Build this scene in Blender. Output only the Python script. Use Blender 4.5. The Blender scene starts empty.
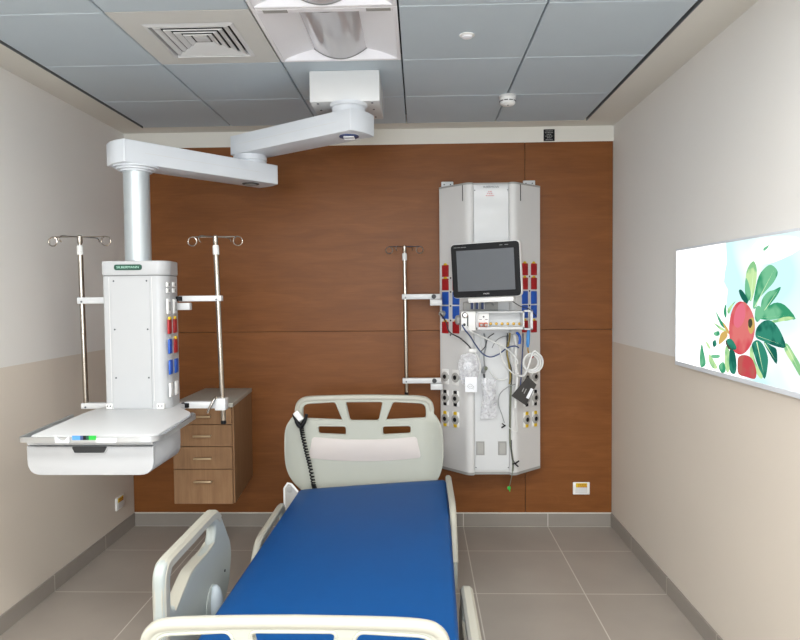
import bpy, bmesh, math, random
from mathutils import Vector, Matrix
random.seed(7)
scn = bpy.context.scene
COL = scn.collection
PI = math.pi

# ------------------------------------------------------------------ camera numbers
FOC, PITCH, YAW, ROLL = 650.49, -0.040319, -0.029738, -0.0093327
CAM = Vector((2.0862, -4.6098, 1.6683))
ROOM_W, ROOM_H, REAR_Y = 3.446, 2.822, -9.1506
_c, _s = math.cos, math.sin
FW = Vector((_s(YAW) * _c(PITCH), _c(YAW) * _c(PITCH), _s(PITCH)))
_r = Vector((_c(YAW), -_s(YAW), 0))
_u = _r.cross(FW)
RT = _r * _c(ROLL) + _u * _s(ROLL)
UP = -_r * _s(ROLL) + _u * _c(ROLL)

def at(u, v, x=None, y=None, z=None):
    """point of the room seen at picture position u, v on the plane x=, y= or z="""
    d = FW + RT * ((u - 400) / FOC) + UP * ((320 - v) / FOC)
    if y is not None: t = (y - CAM.y) / d.y
    elif x is not None: t = (x - CAM.x) / d.x
    else: t = (z - CAM.z) / d.z
    return CAM + d * t

def at_plane(u, v, p, n):
    d = FW + RT * ((u - 400) / FOC) + UP * ((320 - v) / FOC)
    return CAM + d * ((Vector(p) - CAM).dot(n) / d.dot(n))

# ------------------------------------------------------------------ materials
def lin(h):
    h = h.lstrip('#')
    r = []
    for i in (0, 2, 4):
        c = int(h[i:i + 2], 16) / 255
        r.append(c / 12.92 if c <= .04045 else ((c + .055) / 1.055) ** 2.4)
    return (*r, 1)

def mat(name, col, rough=.5, metal=0., var=.04, scale=12., bump=0., bscale=60., coat=0., spec=.5, trans=0., alpha=1.):
    m = bpy.data.materials.new(name); m.use_nodes = True
    nt = m.node_tree; b = nt.nodes['Principled BSDF']
    c = lin(col)
    tc = nt.nodes.new('ShaderNodeTexCoord')
    no = nt.nodes.new('ShaderNodeTexNoise'); no.inputs['Scale'].default_value = scale; no.inputs['Detail'].default_value = 3
    nt.links.new(tc.outputs['Object'], no.inputs['Vector'])
    mx = nt.nodes.new('ShaderNodeMix'); mx.data_type = 'RGBA'
    mx.inputs[6].default_value = tuple(max(0, k * (1 - var)) for k in c[:3]) + (1,)
    mx.inputs[7].default_value = tuple(min(1, k * (1 + var)) for k in c[:3]) + (1,)
    nt.links.new(no.outputs['Fac'], mx.inputs[0])
    nt.links.new(mx.outputs[2], b.inputs['Base Color'])
    b.inputs['Roughness'].default_value = rough
    b.inputs['Metallic'].default_value = metal
    b.inputs['Specular IOR Level'].default_value = spec
    b.inputs['Coat Weight'].default_value = coat
    b.inputs['Transmission Weight'].default_value = trans
    b.inputs['Alpha'].default_value = alpha
    if bump:
        n2 = nt.nodes.new('ShaderNodeTexNoise'); n2.inputs['Scale'].default_value = bscale
        nt.links.new(tc.outputs['Object'], n2.inputs['Vector'])
        bp = nt.nodes.new('ShaderNodeBump'); bp.inputs['Strength'].default_value = bump; bp.inputs['Distance'].default_value = .004
        nt.links.new(n2.outputs['Fac'], bp.inputs['Height'])
        nt.links.new(bp.outputs['Normal'], b.inputs['Normal'])
    return m

def wood(name, dark, mid, light, along='X', rough=.45, stretch=9., scale=2.2):
    m = bpy.data.materials.new(name); m.use_nodes = True
    nt = m.node_tree; b = nt.nodes['Principled BSDF']
    g = nt.nodes.new('ShaderNodeNewGeometry')
    mp = nt.nodes.new('ShaderNodeMapping')
    mp.inputs['Scale'].default_value = (1, stretch, stretch) if along == 'X' else (stretch, stretch, 1)
    nt.links.new(g.outputs['Position'], mp.inputs['Vector'])
    n1 = nt.nodes.new('ShaderNodeTexNoise'); n1.inputs['Scale'].default_value = scale; n1.inputs['Detail'].default_value = 6
    n1.inputs['Roughness'].default_value = .62; n1.inputs['Distortion'].default_value = .9
    nt.links.new(mp.outputs['Vector'], n1.inputs['Vector'])
    mp2 = nt.nodes.new('ShaderNodeMapping')
    mp2.inputs['Scale'].default_value = (3, stretch * 14, stretch * 14) if along == 'X' else (stretch * 14, stretch * 14, 3)
    nt.links.new(g.outputs['Position'], mp2.inputs['Vector'])
    n2 = nt.nodes.new('ShaderNodeTexNoise'); n2.inputs['Scale'].default_value = 1.5; n2.inputs['Detail'].default_value = 4
    nt.links.new(mp2.outputs['Vector'], n2.inputs['Vector'])
    ad = nt.nodes.new('ShaderNodeMix'); ad.data_type = 'FLOAT'; ad.inputs[0].default_value = .3
    nt.links.new(n1.outputs['Fac'], ad.inputs[2]); nt.links.new(n2.outputs['Fac'], ad.inputs[3])
    cr = nt.nodes.new('ShaderNodeValToRGB')
    e = cr.color_ramp.elements
    e[0].position = .32; e[0].color = lin(dark); e[1].position = .70; e[1].color = lin(light)
    k = e.new(.5); k.color = lin(mid)
    nt.links.new(ad.outputs[0], cr.inputs['Fac'])
    nt.links.new(cr.outputs['Color'], b.inputs['Base Color'])
    b.inputs['Roughness'].default_value = rough; b.inputs['Specular IOR Level'].default_value = .22
    bp = nt.nodes.new('ShaderNodeBump'); bp.inputs['Strength'].default_value = .08; bp.inputs['Distance'].default_value = .002
    nt.links.new(n2.outputs['Fac'], bp.inputs['Height']); nt.links.new(bp.outputs['Normal'], b.inputs['Normal'])
    return m

def wall_paint(name, upper, lower, split, rough=.75):
    m = bpy.data.materials.new(name); m.use_nodes = True
    nt = m.node_tree; b = nt.nodes['Principled BSDF']
    g = nt.nodes.new('ShaderNodeNewGeometry')
    sp = nt.nodes.new('ShaderNodeSeparateXYZ'); nt.links.new(g.outputs['Position'], sp.inputs[0])
    gt = nt.nodes.new('ShaderNodeMath'); gt.operation = 'GREATER_THAN'; gt.inputs[1].default_value = split
    nt.links.new(sp.outputs['Z'], gt.inputs[0])
    mx = nt.nodes.new('ShaderNodeMix'); mx.data_type = 'RGBA'
    mx.inputs[6].default_value = lin(lower); mx.inputs[7].default_value = lin(upper)
    nt.links.new(gt.outputs[0], mx.inputs[0])
    no = nt.nodes.new('ShaderNodeTexNoise'); no.inputs['Scale'].default_value = 1.3; no.inputs['Detail'].default_value = 4
    nt.links.new(g.outputs['Position'], no.inputs['Vector'])
    mr = nt.nodes.new('ShaderNodeMapRange'); mr.inputs[3].default_value = .96; mr.inputs[4].default_value = 1.03
    nt.links.new(no.outputs['Fac'], mr.inputs[0])
    vm = nt.nodes.new('ShaderNodeVectorMath'); vm.operation = 'SCALE'
    nt.links.new(mx.outputs[2], vm.inputs[0]); nt.links.new(mr.outputs[0], vm.inputs['Scale'])
    nt.links.new(vm.outputs[0], b.inputs['Base Color'])
    b.inputs['Roughness'].default_value = rough
    n2 = nt.nodes.new('ShaderNodeTexNoise'); n2.inputs['Scale'].default_value = 90
    nt.links.new(g.outputs['Position'], n2.inputs['Vector'])
    bp = nt.nodes.new('ShaderNodeBump'); bp.inputs['Strength'].default_value = .08; bp.inputs['Distance'].default_value = .003
    nt.links.new(n2.outputs['Fac'], bp.inputs['Height']); nt.links.new(bp.outputs['Normal'], b.inputs['Normal'])
    return m

def tiles(name, tile, tile2, grout, ox, oy, axes='XY', rough=.4):
    """600 mm porcelain tiles with pale grout"""
    m = bpy.data.materials.new(name); m.use_nodes = True
    nt = m.node_tree; b = nt.nodes['Principled BSDF']
    g = nt.nodes.new('ShaderNodeNewGeometry')
    sp = nt.nodes.new('ShaderNodeSeparateXYZ'); nt.links.new(g.outputs['Position'], sp.inputs[0])
    cb = nt.nodes.new('ShaderNodeCombineXYZ')
    nt.links.new(sp.outputs[axes[0]], cb.inputs[0]); nt.links.new(sp.outputs[axes[1]], cb.inputs[1])
    mp = nt.nodes.new('ShaderNodeMapping'); mp.inputs['Location'].default_value = (-ox + 6, -oy + 6, 0)
    nt.links.new(cb.outputs[0], mp.inputs['Vector'])
    br = nt.nodes.new('ShaderNodeTexBrick'); br.offset = 0; br.squash = 1
    br.inputs['Scale'].default_value = 1; br.inputs['Brick Width'].default_value = .6; br.inputs['Row Height'].default_value = .6
    br.inputs['Mortar Size'].default_value = .0034; br.inputs['Mortar Smooth'].default_value = .2
    br.inputs['Color1'].default_value = lin(tile); br.inputs['Color2'].default_value = lin(tile2); br.inputs['Mortar'].default_value = lin(grout)
    nt.links.new(mp.outputs[0], br.inputs['Vector'])
    no = nt.nodes.new('ShaderNodeTexNoise'); no.inputs['Scale'].default_value = 3.5; no.inputs['Detail'].default_value = 8
    nt.links.new(g.outputs['Position'], no.inputs['Vector'])
    mr = nt.nodes.new('ShaderNodeMapRange'); mr.inputs[3].default_value = .88; mr.inputs[4].default_value = 1.1
    nt.links.new(no.outputs['Fac'], mr.inputs[0])
    vm = nt.nodes.new('ShaderNodeVectorMath'); vm.operation = 'SCALE'
    nt.links.new(br.outputs['Color'], vm.inputs[0]); nt.links.new(mr.outputs[0], vm.inputs['Scale'])
    nt.links.new(vm.outputs[0], b.inputs['Base Color'])
    b.inputs['Roughness'].default_value = rough
    bp = nt.nodes.new('ShaderNodeBump'); bp.inputs['Strength'].default_value = .25; bp.inputs['Distance'].default_value = .002; bp.invert = True
    nt.links.new(br.outputs['Fac'], bp.inputs['Height']); nt.links.new(bp.outputs['Normal'], b.inputs['Normal'])
    return m

def glow(name, col, strength, col2=None, scale=4., edge=(.45, .55), axis_mask=None, var=0.):
    m = bpy.data.materials.new(name); m.use_nodes = True
    nt = m.node_tree; nt.nodes.remove(nt.nodes['Principled BSDF'])
    em = nt.nodes.new('ShaderNodeEmission'); em.inputs['Strength'].default_value = strength
    em.inputs['Color'].default_value = lin(col)
    if col2:
        g = nt.nodes.new('ShaderNodeNewGeometry')
        no = nt.nodes.new('ShaderNodeTexNoise'); no.inputs['Scale'].default_value = scale; no.inputs['Detail'].default_value = 2
        nt.links.new(g.outputs['Position'], no.inputs['Vector'])
        cr = nt.nodes.new('ShaderNodeValToRGB'); e = cr.color_ramp.elements
        e[0].position = edge[0]; e[0].color = lin(col); e[1].position = edge[1]; e[1].color = lin(col2)
        nt.links.new(no.outputs['Fac'], cr.inputs['Fac']); nt.links.new(cr.outputs['Color'], em.inputs['Color'])
    nt.links.new(em.outputs[0], nt.nodes['Material Output'].inputs['Surface'])
    return m

M = {}
M['wood_wall'] = wood('oak_veneer_wall', '#70421f', '#7a4a23', '#85532a', 'X', rough=.42, stretch=6)
M['wood_cab'] = wood('beech_laminate', '#7f6045', '#8c6b4d', '#987758', 'Z', rough=.5, stretch=6, scale=3)
M['wall'] = wall_paint('two_tone_wall_paint', '#e2e1de', '#d6cdc1', 1.318)
M['plaster'] = mat('white_plaster', '#dcdad2', .8, var=.02, scale=3, bump=.05)
M['tile'] = mat('grey_metal_ceiling_tile', '#bac7d0', .55, var=.02, scale=5, bump=.02, bscale=300)
M['tile_cream'] = mat('cream_vent_tile', '#cdcecb', .55, var=.02)
M['void'] = mat('ceiling_void', '#2b2d2f', .9)
M['gasket'] = mat('ceiling_gap_trim', '#6d7173', .6)
M['floor'] = tiles('grey_porcelain_floor', '#9d958c', '#a0988f', '#cbc6bd', 2.3895, -.4488)
M['base_b'] = tiles('grey_porcelain_skirting_back', '#8b847c', '#8d867e', '#c4beb5', 2.3895, 0, 'XZ')
M['base_s'] = tiles('grey_porcelain_skirting_side', '#968f87', '#989189', '#c4beb4', -.4488, 0, 'YZ')
M['white'] = mat('white_powder_coat', '#cfd1d2', .35, var=.012, coat=.1)
M['white_cool'] = mat('white_arm_shell', '#d3d8de', .4, var=.012)
M['head_white'] = mat('pendant_white_darkened_for_light', '#b5b7b9', .38, var=.012)  # pendant white greyed in colour to offset the strong light on its front
M['tray_white'] = mat('tray_white_lightened_for_light', '#d2d4d5', .4, var=.012)  # pendant white kept lighter in colour so the tray top looks lit
M['offwhite'] = mat('offwhite_enamel', '#d3d3d2', .45, var=.015)
M['white_plastic'] = mat('white_plastic', '#eaeae8', .4, var=.02)
M['collar'] = mat('outlet_collar_grey', '#a9a8a4', .45)
M['grey_trim'] = mat('grey_trim', '#9b9b98', .5)
M['midgrey'] = mat('mid_grey_plastic', '#77797a', .5)
M['alu'] = mat('brushed_aluminium', '#c6cacd', .42, metal=1., var=.05, scale=40)
M['alu_paint'] = mat('silver_lacquer_column', '#bcc4c8', .38, metal=.5, var=.02)
M['steel'] = mat('polished_steel', '#a8a198', .2, metal=1., var=.04, scale=30)
M['black'] = mat('black_plastic', '#131417', .45, var=.1, spec=.2)
M['dark'] = mat('dark_recess', '#26282b', .5, var=.1)
M['charcoal'] = mat('charcoal_fabric', '#3b3937', .85, var=.12, scale=60, bump=.2)
M['screw'] = mat('screw_grey', '#50545a', .4, metal=.5)
M['screen'] = mat('off_screen_painted_reflection', '#565b62', .2, var=.06, scale=3)  # grey base colour stands in for the window reflected in the dark screen
M['green'] = mat('green_badge', '#0a4636', .4)
M['mint'] = mat('pale_green_lettering', '#a9d6c4', .5)
M['ink'] = mat('grey_ink', '#5a5a5c', .6)
M['pink'] = mat('faded_red_ink', '#cf9a9c', .6)
M['red'] = mat('red_socket', '#a3161d', .4, var=.08)
M['blue_s'] = mat('blue_socket', '#1d55b3', .4, var=.08)
M['yellow'] = mat('yellow_tab', '#d9b81b', .45)
M['orange'] = mat('orange_plug', '#d0603a', .45)
M['brass'] = mat('brass_port', '#caa24a', .35, metal=.6)
M['mattress'] = mat('blue_vinyl_mattress', '#104a86', .5, var=.07, scale=5, bump=.12, bscale=9, spec=.16)
M['mint_plastic'] = mat('pale_greenish_grey_plastic', '#b2b4a9', .4, var=.015)
M['cream_plastic'] = mat('cream_plastic_handle', '#adab9f', .4, var=.015)
M['rail_face'] = mat('blue_grey_rail_plastic', '#a3aaa7', .42, var=.02)
M['boss'] = mat('pale_blue_grey_knob', '#b5c0c7', .4)
M['plate'] = mat('pinkish_white_plate', '#c9c1bc', .5, var=.01)
M['frame_grey'] = mat('grey_bed_frame', '#8f9496', .45, metal=.3)
M['counter'] = mat('grey_laminate_top', '#a9a8a0', .45, var=.03)
M['cab_handle'] = mat('satin_nickel_handle', '#b29d80', .4, metal=.7)
M['gap'] = mat('drawer_shadow_gap', '#4a3525', .8)
M['cable_white'] = mat('white_cable', '#d9dad8', .5)
M['cable_grey'] = mat('grey_cable', '#8e9192', .5)
M['cable_dark'] = mat('black_cable', '#33353a', .5)
M['cable_navy'] = mat('navy_cable', '#3c4c77', .5)
M['cable_olive'] = mat('olive_cable', '#6f7462', .5)
M['cable_yellow'] = mat('yellow_black_cable', '#8a7a3a', .5, var=.5, scale=90)
M['bright_green'] = mat('green_clip', '#1fae3c', .45)
M['sky_blue'] = mat('light_blue_connector', '#4d8fd0', .4)
M['paper'] = mat('white_paper', '#eceef2', .7, var=.03, scale=60)
M['lamp_white'] = mat('lamp_reflector_white', '#e9e9ee', .4, var=.01)
M['lens'] = mat('grey_lamp_lens', '#bdbcc0', .12, var=.03, scale=4, coat=.5)
M['glass'] = mat('window_glass', '#ffffff', .02, trans=1., var=0)

def film_material():
    m = bpy.data.materials.new('clear_plastic_film'); m.use_nodes = True
    nt = m.node_tree; b = nt.nodes['Principled BSDF']
    b.inputs['Base Color'].default_value = lin('#e9eaee'); b.inputs['Roughness'].default_value = .18
    tc = nt.nodes.new('ShaderNodeTexCoord')
    no = nt.nodes.new('ShaderNodeTexNoise'); no.inputs['Scale'].default_value = 28; no.inputs['Detail'].default_value = 5; no.inputs['Distortion'].default_value = 1.5
    nt.links.new(tc.outputs['Object'], no.inputs['Vector'])
    mr = nt.nodes.new('ShaderNodeMapRange'); mr.inputs[1].default_value = .35; mr.inputs[2].default_value = .68
    mr.inputs[3].default_value = .28; mr.inputs[4].default_value = .72
    nt.links.new(no.outputs['Fac'], mr.inputs[0]); nt.links.new(mr.outputs[0], b.inputs['Alpha'])
    bp = nt.nodes.new('ShaderNodeBump'); bp.inputs['Strength'].default_value = .7; bp.inputs['Distance'].default_value = .01
    nt.links.new(no.outputs['Fac'], bp.inputs['Height']); nt.links.new(bp.outputs['Normal'], b.inputs['Normal'])
    return m
M['film'] = film_material()

# ------------------------------------------------------------------ object plumbing
ORG = {}      # world position of each object's origin

def props(o, label=None, cat=None, group=None, kind=None):
    if label: o['label'] = label
    if cat: o['category'] = cat
    if group: o['group'] = group
    if kind: o['kind'] = kind
    return o

def thing(name, label, cat, loc, group=None):
    o = bpy.data.objects.new(name, None); COL.objects.link(o)
    o.empty_display_size = .1
    o.location = loc; ORG[o.name] = Vector(loc)
    return props(o, label, cat, group)

class MB:
    """collects shapes in room coordinates, builds ONE mesh object"""
    def __init__(s): s.bm = bmesh.new()
    def _merge(s, t, smooth, mi=0):
        for f in t.faces: f.smooth = smooth; f.material_index = mi
        me = bpy.data.meshes.new('t'); t.to_mesh(me); t.free(); s.bm.from_mesh(me); bpy.data.meshes.remove(me)
    def box(s, lo, hi, bev=0., seg=2, rot=None, smooth=False, mi=0, edges=None):
        t = bmesh.new(); bmesh.ops.create_cube(t, size=1)
        lo, hi = Vector(lo), Vector(hi); c = (lo + hi) / 2; d = hi - lo
        for v in t.verts: v.co = Vector((v.co.x * d.x, v.co.y * d.y, v.co.z * d.z))
        if bev:
            ed = t.edges[:] if edges is None else [e for e in t.edges if edges((e.verts[1].co - e.verts[0].co).normalized(), (e.verts[0].co + e.verts[1].co) / 2)]
            bmesh.ops.bevel(t, geom=ed, offset=bev, segments=seg, affect='EDGES', profile=.5)
        for v in t.verts: v.co = (rot @ v.co if rot else v.co) + c
        s._merge(t, smooth, mi); return s
    def obox(s, c, X, Y, Z, sx, sy, sz, bev=0., seg=2, mi=0):
        """oriented box: centre, unit axes, sizes"""
        t = bmesh.new(); bmesh.ops.create_cube(t, size=1)
        for v in t.verts: v.co = Vector((v.co.x * sx, v.co.y * sy, v.co.z * sz))
        if bev: bmesh.ops.bevel(t, geom=t.edges[:], offset=bev, segments=seg, affect='EDGES', profile=.5)
        X, Y, Z, c = Vector(X), Vector(Y), Vector(Z), Vector(c)
        for v in t.verts: v.co = c + X * v.co.x + Y * v.co.y + Z * v.co.z
        s._merge(t, False, mi); return s
    def prism(s, poly, fn, a, b, bev=0., seg=2, smooth=False, mi=0):
        """poly of (p, q), extruded from a to b; fn(p, q, r) -> room point"""
        t = bmesh.new()
        A = [t.verts.new((p, q, a)) for p, q in poly]; B = [t.verts.new((p, q, b)) for p, q in poly]
        n = len(poly)
        fa = t.faces.new(A[::-1]); fb = t.faces.new(B)
        for i in range(n): t.faces.new((A[i], A[(i + 1) % n], B[(i + 1) % n], B[i]))
        bmesh.ops.recalc_face_normals(t, faces=t.faces[:])
        if bev:
            bmesh.ops.bevel(t, geom=list(set(fa.edges[:] + fb.edges[:])), offset=bev, segments=seg, affect='EDGES', profile=.5)
        for v in t.verts: v.co = Vector(fn(*v.co))
        bmesh.ops.recalc_face_normals(t, faces=t.faces[:])
        s._merge(t, smooth, mi); return s
    def tube(s, pts, r, n=8, closed=False, cap=True, smooth=True, mi=0, flat=None):
        """round (or flat=(w,h) bar) section swept along pts"""
        P = [Vector(p) for p in pts]; m = len(P); t = bmesh.new(); rings = []
        up = Vector((0, 0, 1))
        d0 = (P[1] - P[0]).normalized()
        if abs(d0.dot(up)) > .95: up = Vector((1, 0, 0))
        side = d0.cross(up).normalized()
        for i in range(m):
            if closed: d = (P[(i + 1) % m] - P[i - 1]).normalized()
            else: d = (P[min(i + 1, m - 1)] - P[max(i - 1, 0)]).normalized()
            side = (side - d * side.dot(d))
            side = side.normalized() if side.length > 1e-6 else d.orthogonal().normalized()
            nrm = side.cross(d)
            rr = r[i] if isinstance(r, (list, tuple)) else r
            if flat: off = [(-flat[0] / 2, -flat[1] / 2), (flat[0] / 2, -flat[1] / 2), (flat[0] / 2, flat[1] / 2), (-flat[0] / 2, flat[1] / 2)]
            else: off = [(rr * math.cos(2 * PI * k / n), rr * math.sin(2 * PI * k / n)) for k in range(n)]
            rings.append([t.verts.new(P[i] + side * a + nrm * b) for a, b in off])
        k = len(rings[0])
        for i in range(m if closed else m - 1):
            A, B = rings[i], rings[(i + 1) % m]
            for j in range(k): t.faces.new((A[j], A[(j + 1) % k], B[(j + 1) % k], B[j]))
        if cap and not closed: t.faces.new(rings[0][::-1]); t.faces.new(rings[-1])
        bmesh.ops.recalc_face_normals(t, faces=t.faces[:])
        s._merge(t, smooth and not flat, mi); return s
    def cyl(s, p0, p1, r0, r1=None, n=24, bev=0., mi=0):
        p0, p1 = Vector(p0), Vector(p1); d = p1 - p0; L = d.length
        t = bmesh.new()
        bmesh.ops.create_cone(t, cap_ends=True, segments=n, radius1=r0, radius2=r0 if r1 is None else r1, depth=L)
        if bev:
            bmesh.ops.bevel(t, geom=[e for e in t.edges if any(len(f.verts) > 4 for f in e.link_faces)], offset=bev, segments=2, affect='EDGES')
        q = Vector((0, 0, 1)).rotation_difference(d.normalized()).to_matrix()
        for v in t.verts: v.co = q @ v.co + (p0 + p1) / 2
        for f in t.faces: f.smooth = len(f.verts) <= 4
        me = bpy.data.meshes.new('t')
        for f in t.faces: f.material_index = mi
        t.to_mesh(me); t.free(); s.bm.from_mesh(me); bpy.data.meshes.remove(me); return s
    def lathe(s, prof, c, axis=(0, 0, 1), n=28, mi=0):
        c = Vector(c); q = Vector((0, 0, 1)).rotation_difference(Vector(axis).normalized()).to_matrix()
        t = bmesh.new(); R = []
        for r, h in prof: R.append([t.verts.new(c + q @ Vector((r * math.cos(2 * PI * k / n), r * math.sin(2 * PI * k / n), h))) for k in range(n)])
        for A, B in zip(R, R[1:]):
            for k in range(n): t.faces.new((A[k], A[(k + 1) % n], B[(k + 1) % n], B[k]))
        t.faces.new(R[0][::-1]); t.faces.new(R[-1])
        bmesh.ops.recalc_face_normals(t, faces=t.faces[:])
        s._merge(t, True, mi); return s
    def ball(s, c, rx, ry, rz, n=20, mi=0, rot=None):
        t = bmesh.new(); bmesh.ops.create_uvsphere(t, u_segments=n, v_segments=n // 2, radius=1)
        for v in t.verts:
            p = Vector((v.co.x * rx, v.co.y * ry, v.co.z * rz)); v.co = (rot @ p if rot else p) + Vector(c)
        s._merge(t, True, mi); return s
    def grid(s, P, smooth=True, mi=0):
        t = bmesh.new(); V = [[t.verts.new(p) for p in row] for row in P]
        for i in range(len(V) - 1):
            for j in range(len(V[0]) - 1): t.faces.new((V[i][j], V[i][j + 1], V[i + 1][j + 1], V[i + 1][j]))
        s._merge(t, smooth, mi); return s
    def poly(s, pts, mi=0):
        t = bmesh.new(); t.faces.new([t.verts.new(p) for p in pts]); s._merge(t, False, mi); return s
    def mesh(s, me, fn=None, smooth=False):
        t = bmesh.new(); t.from_mesh(me)
        if fn:
            for v in t.verts: v.co = fn(v.co)
        bmesh.ops.recalc_face_normals(t, faces=t.faces[:])
        s._merge(t, smooth); return s
    def build(s, name, m, parent=None, label=None, origin=None, sharp=True, **kw):
        me = bpy.data.meshes.new(name); s.bm.normal_update()
        vs = [v.co for v in s.bm.verts]
        if origin is None:
            lo = Vector([min(v[i] for v in vs) for i in range(3)]); hi = Vector([max(v[i] for v in vs) for i in range(3)])
            origin = (lo + hi) / 2
            if parent is None: origin.z = lo.z
        origin = Vector(origin)
        for v in s.bm.verts: v.co -= origin
        s.bm.to_mesh(me); s.bm.free()
        for k in (m if isinstance(m, list) else [m]): me.materials.append(M[k] if isinstance(k, str) else k)
        if sharp:
            try: me.set_sharp_from_angle(angle=math.radians(38))
            except Exception: pass
        o = bpy.data.objects.new(name, me); COL.objects.link(o)
        ORG[o.name] = origin
        if parent is not None:
            o.parent = parent; o.location = origin - ORG[parent.name]
        else: o.location = origin
        return props(o, label, **kw)

def copy_tree(o, delta=None, parent=None):
    c = o.copy(); COL.objects.link(c); ORG[c.name] = ORG[o.name] + (delta or Vector((0, 0, 0)))
    if parent is not None: c.parent = parent
    if delta is not None and parent is None: c.location = o.location + delta
    for ch in list(o.children): copy_tree(ch, delta, c)
    return c

def spline(pts, n=6, closed=False):
    P = [Vector(p) for p in pts]; out = []; m = len(P)
    for i in range(m if closed else m - 1):
        if closed: a, b, c, d = P[i - 1], P[i], P[(i + 1) % m], P[(i + 2) % m]
        else: a, b, c, d = P[max(i - 1, 0)], P[i], P[i + 1], P[min(i + 2, m - 1)]
        for k in range(n):
            t = k / n
            out.append(.5 * ((2 * b) + (c - a) * t + (2 * a - 5 * b + 4 * c - d) * t * t + (3 * b - a - 3 * c + d) * t ** 3))
    if not closed: out.append(P[-1])
    return out

def rounded(poly, r, seg=5):
    """polygon corners rounded; r a number or one per corner"""
    out = []; n = len(poly)
    for i in range(n):
        p0, p, p1 = Vector(poly[i - 1]), Vector(poly[i]), Vector(poly[(i + 1) % n])
        rr = r[i] if isinstance(r, (list, tuple)) else r
        a, b = (p0 - p), (p1 - p)
        k = min(rr, a.length * .49, b.length * .49)
        if k < 1e-5: out.append(tuple(p)); continue
        A, B = p + a.normalized() * k, p + b.normalized() * k
        for j in range(seg + 1):
            t = j / seg; out.append(tuple(A * (1 - t) ** 2 + p * 2 * t * (1 - t) + B * t * t))
    return out

def sheet(outer, holes, thick, bev=.004, res=2):
    """flat plate with holes, rounded rims, in the p-q plane, as a mesh"""
    cu = bpy.data.curves.new('s', 'CURVE'); cu.dimensions = '2D'; cu.fill_mode = 'BOTH'
    cu.extrude = max(thick / 2 - bev, 0); cu.bevel_depth = bev; cu.bevel_resolution = res; cu.offset = -bev
    for lp in [outer] + holes:
        sp = cu.splines.new('POLY'); sp.points.add(len(lp) - 1); sp.use_cyclic_u = True
        for k, (a, b) in enumerate(lp): sp.points[k].co = (a, b, 0, 1)
    o = bpy.data.objects.new('s', cu); COL.objects.link(o)
    dg = bpy.context.evaluated_depsgraph_get(); dg.update()
    me = bpy.data.meshes.new_from_object(o.evaluated_get(dg))
    bpy.data.objects.remove(o); bpy.data.curves.remove(cu)
    return me

def letters(txt, size, c, X, Y, name, m, parent, width=None, depth=.0006):
    """lettering centred on c, running along X, upright along Y"""
    cu = bpy.data.curves.new('f', 'FONT'); cu.body = txt; cu.size = 1; cu.extrude = .0; cu.align_x = 'CENTER'; cu.align_y = 'CENTER'
    o = bpy.data.objects.new('f', cu); COL.objects.link(o)
    dg = bpy.context.evaluated_depsgraph_get(); dg.update()
    me = bpy.data.meshes.new_from_object(o.evaluated_get(dg))
    bpy.data.objects.remove(o); bpy.data.curves.remove(cu)
    X, Y, c = Vector(X).normalized(), Vector(Y).normalized(), Vector(c)
    w = max(v.co.x for v in me.vertices) - min(v.co.x for v in me.vertices)
    k = (width / w) if width else size
    b = MB(); b.mesh(me, lambda p: c + X * p.x * k + Y * p.y * size); bpy.data.meshes.remove(me)
    return b.build(name, m, parent)

def XY(p, q, r): return (p, q, r)
def XZ(p, q, r): return (p, r, q)
def YZ(p, q, r): return (r, p, q)

# ================================================================== SETTING
b = MB(); b.box((-.1, REAR_Y, -.1), (ROOM_W + .1, .1, 0)); b.build('floor', 'floor', kind='structure')
b = MB(); b.box((-.1, REAR_Y, 0), (0, .1, 3.1)); b.build('wall_left', 'wall', kind='structure')
b = MB(); b.box((ROOM_W, REAR_Y, 0), (ROOM_W + .1, .1, 3.1)); b.build('wall_right', 'wall', kind='structure')
b = MB(); b.box((0, .013, 0), (ROOM_W, .1, 3.1)); b.box((0, 0, 2.7155), (ROOM_W, .013, 2.84)); b.build('wall_back', 'plaster', kind='structure')
# veneer panels of the back wall with open seams
b = MB()
for x0, x1 in ((.004, 2.8305), (2.8335, ROOM_W - .004)):
    for z0, z1 in ((.1, 1.4035), (1.4065, 2.7155)):
        b.box((x0, 0, z0), (x1, .0125, z1), .0012, 1)
b.box((2.83, .009, .1), (2.834, .0124, 2.7155), mi=1); b.box((.004, .009, 1.4033), (ROOM_W - .004, .0124, 1.4067), mi=1)
b.build('wall_back_panelling', ['wood_wall', 'gap'], kind='structure')
# rear wall with its window (behind the camera)
WX0, WX1, WZ0, WZ1 = .5, 2.95, .85, 2.45
b = MB()
b.box((0, REAR_Y - .1, 0), (WX0, REAR_Y, 3.1)); b.box((WX1, REAR_Y - .1, 0), (ROOM_W, REAR_Y, 3.1))
b.box((WX0, REAR_Y - .1, 0), (WX1, REAR_Y, WZ0)); b.box((WX0, REAR_Y - .1, WZ1), (WX1, REAR_Y, 3.1))
b.build('wall_rear', 'wall', kind='structure')
b = MB()
for x0, x1, z0, z1 in ((WX0, WX0 + .05, WZ0, WZ1), (WX1 - .05, WX1, WZ0, WZ1), (WX0, WX1, WZ0, WZ0 + .05), (WX0, WX1, WZ1 - .05, WZ1), (1.7, 1.75, WZ0, WZ1)):
    b.box((x0, REAR_Y - .08, z0), (x1, REAR_Y - .02, z1), .004)
win = b.build('window_1', 'white', kind='structure')
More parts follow.
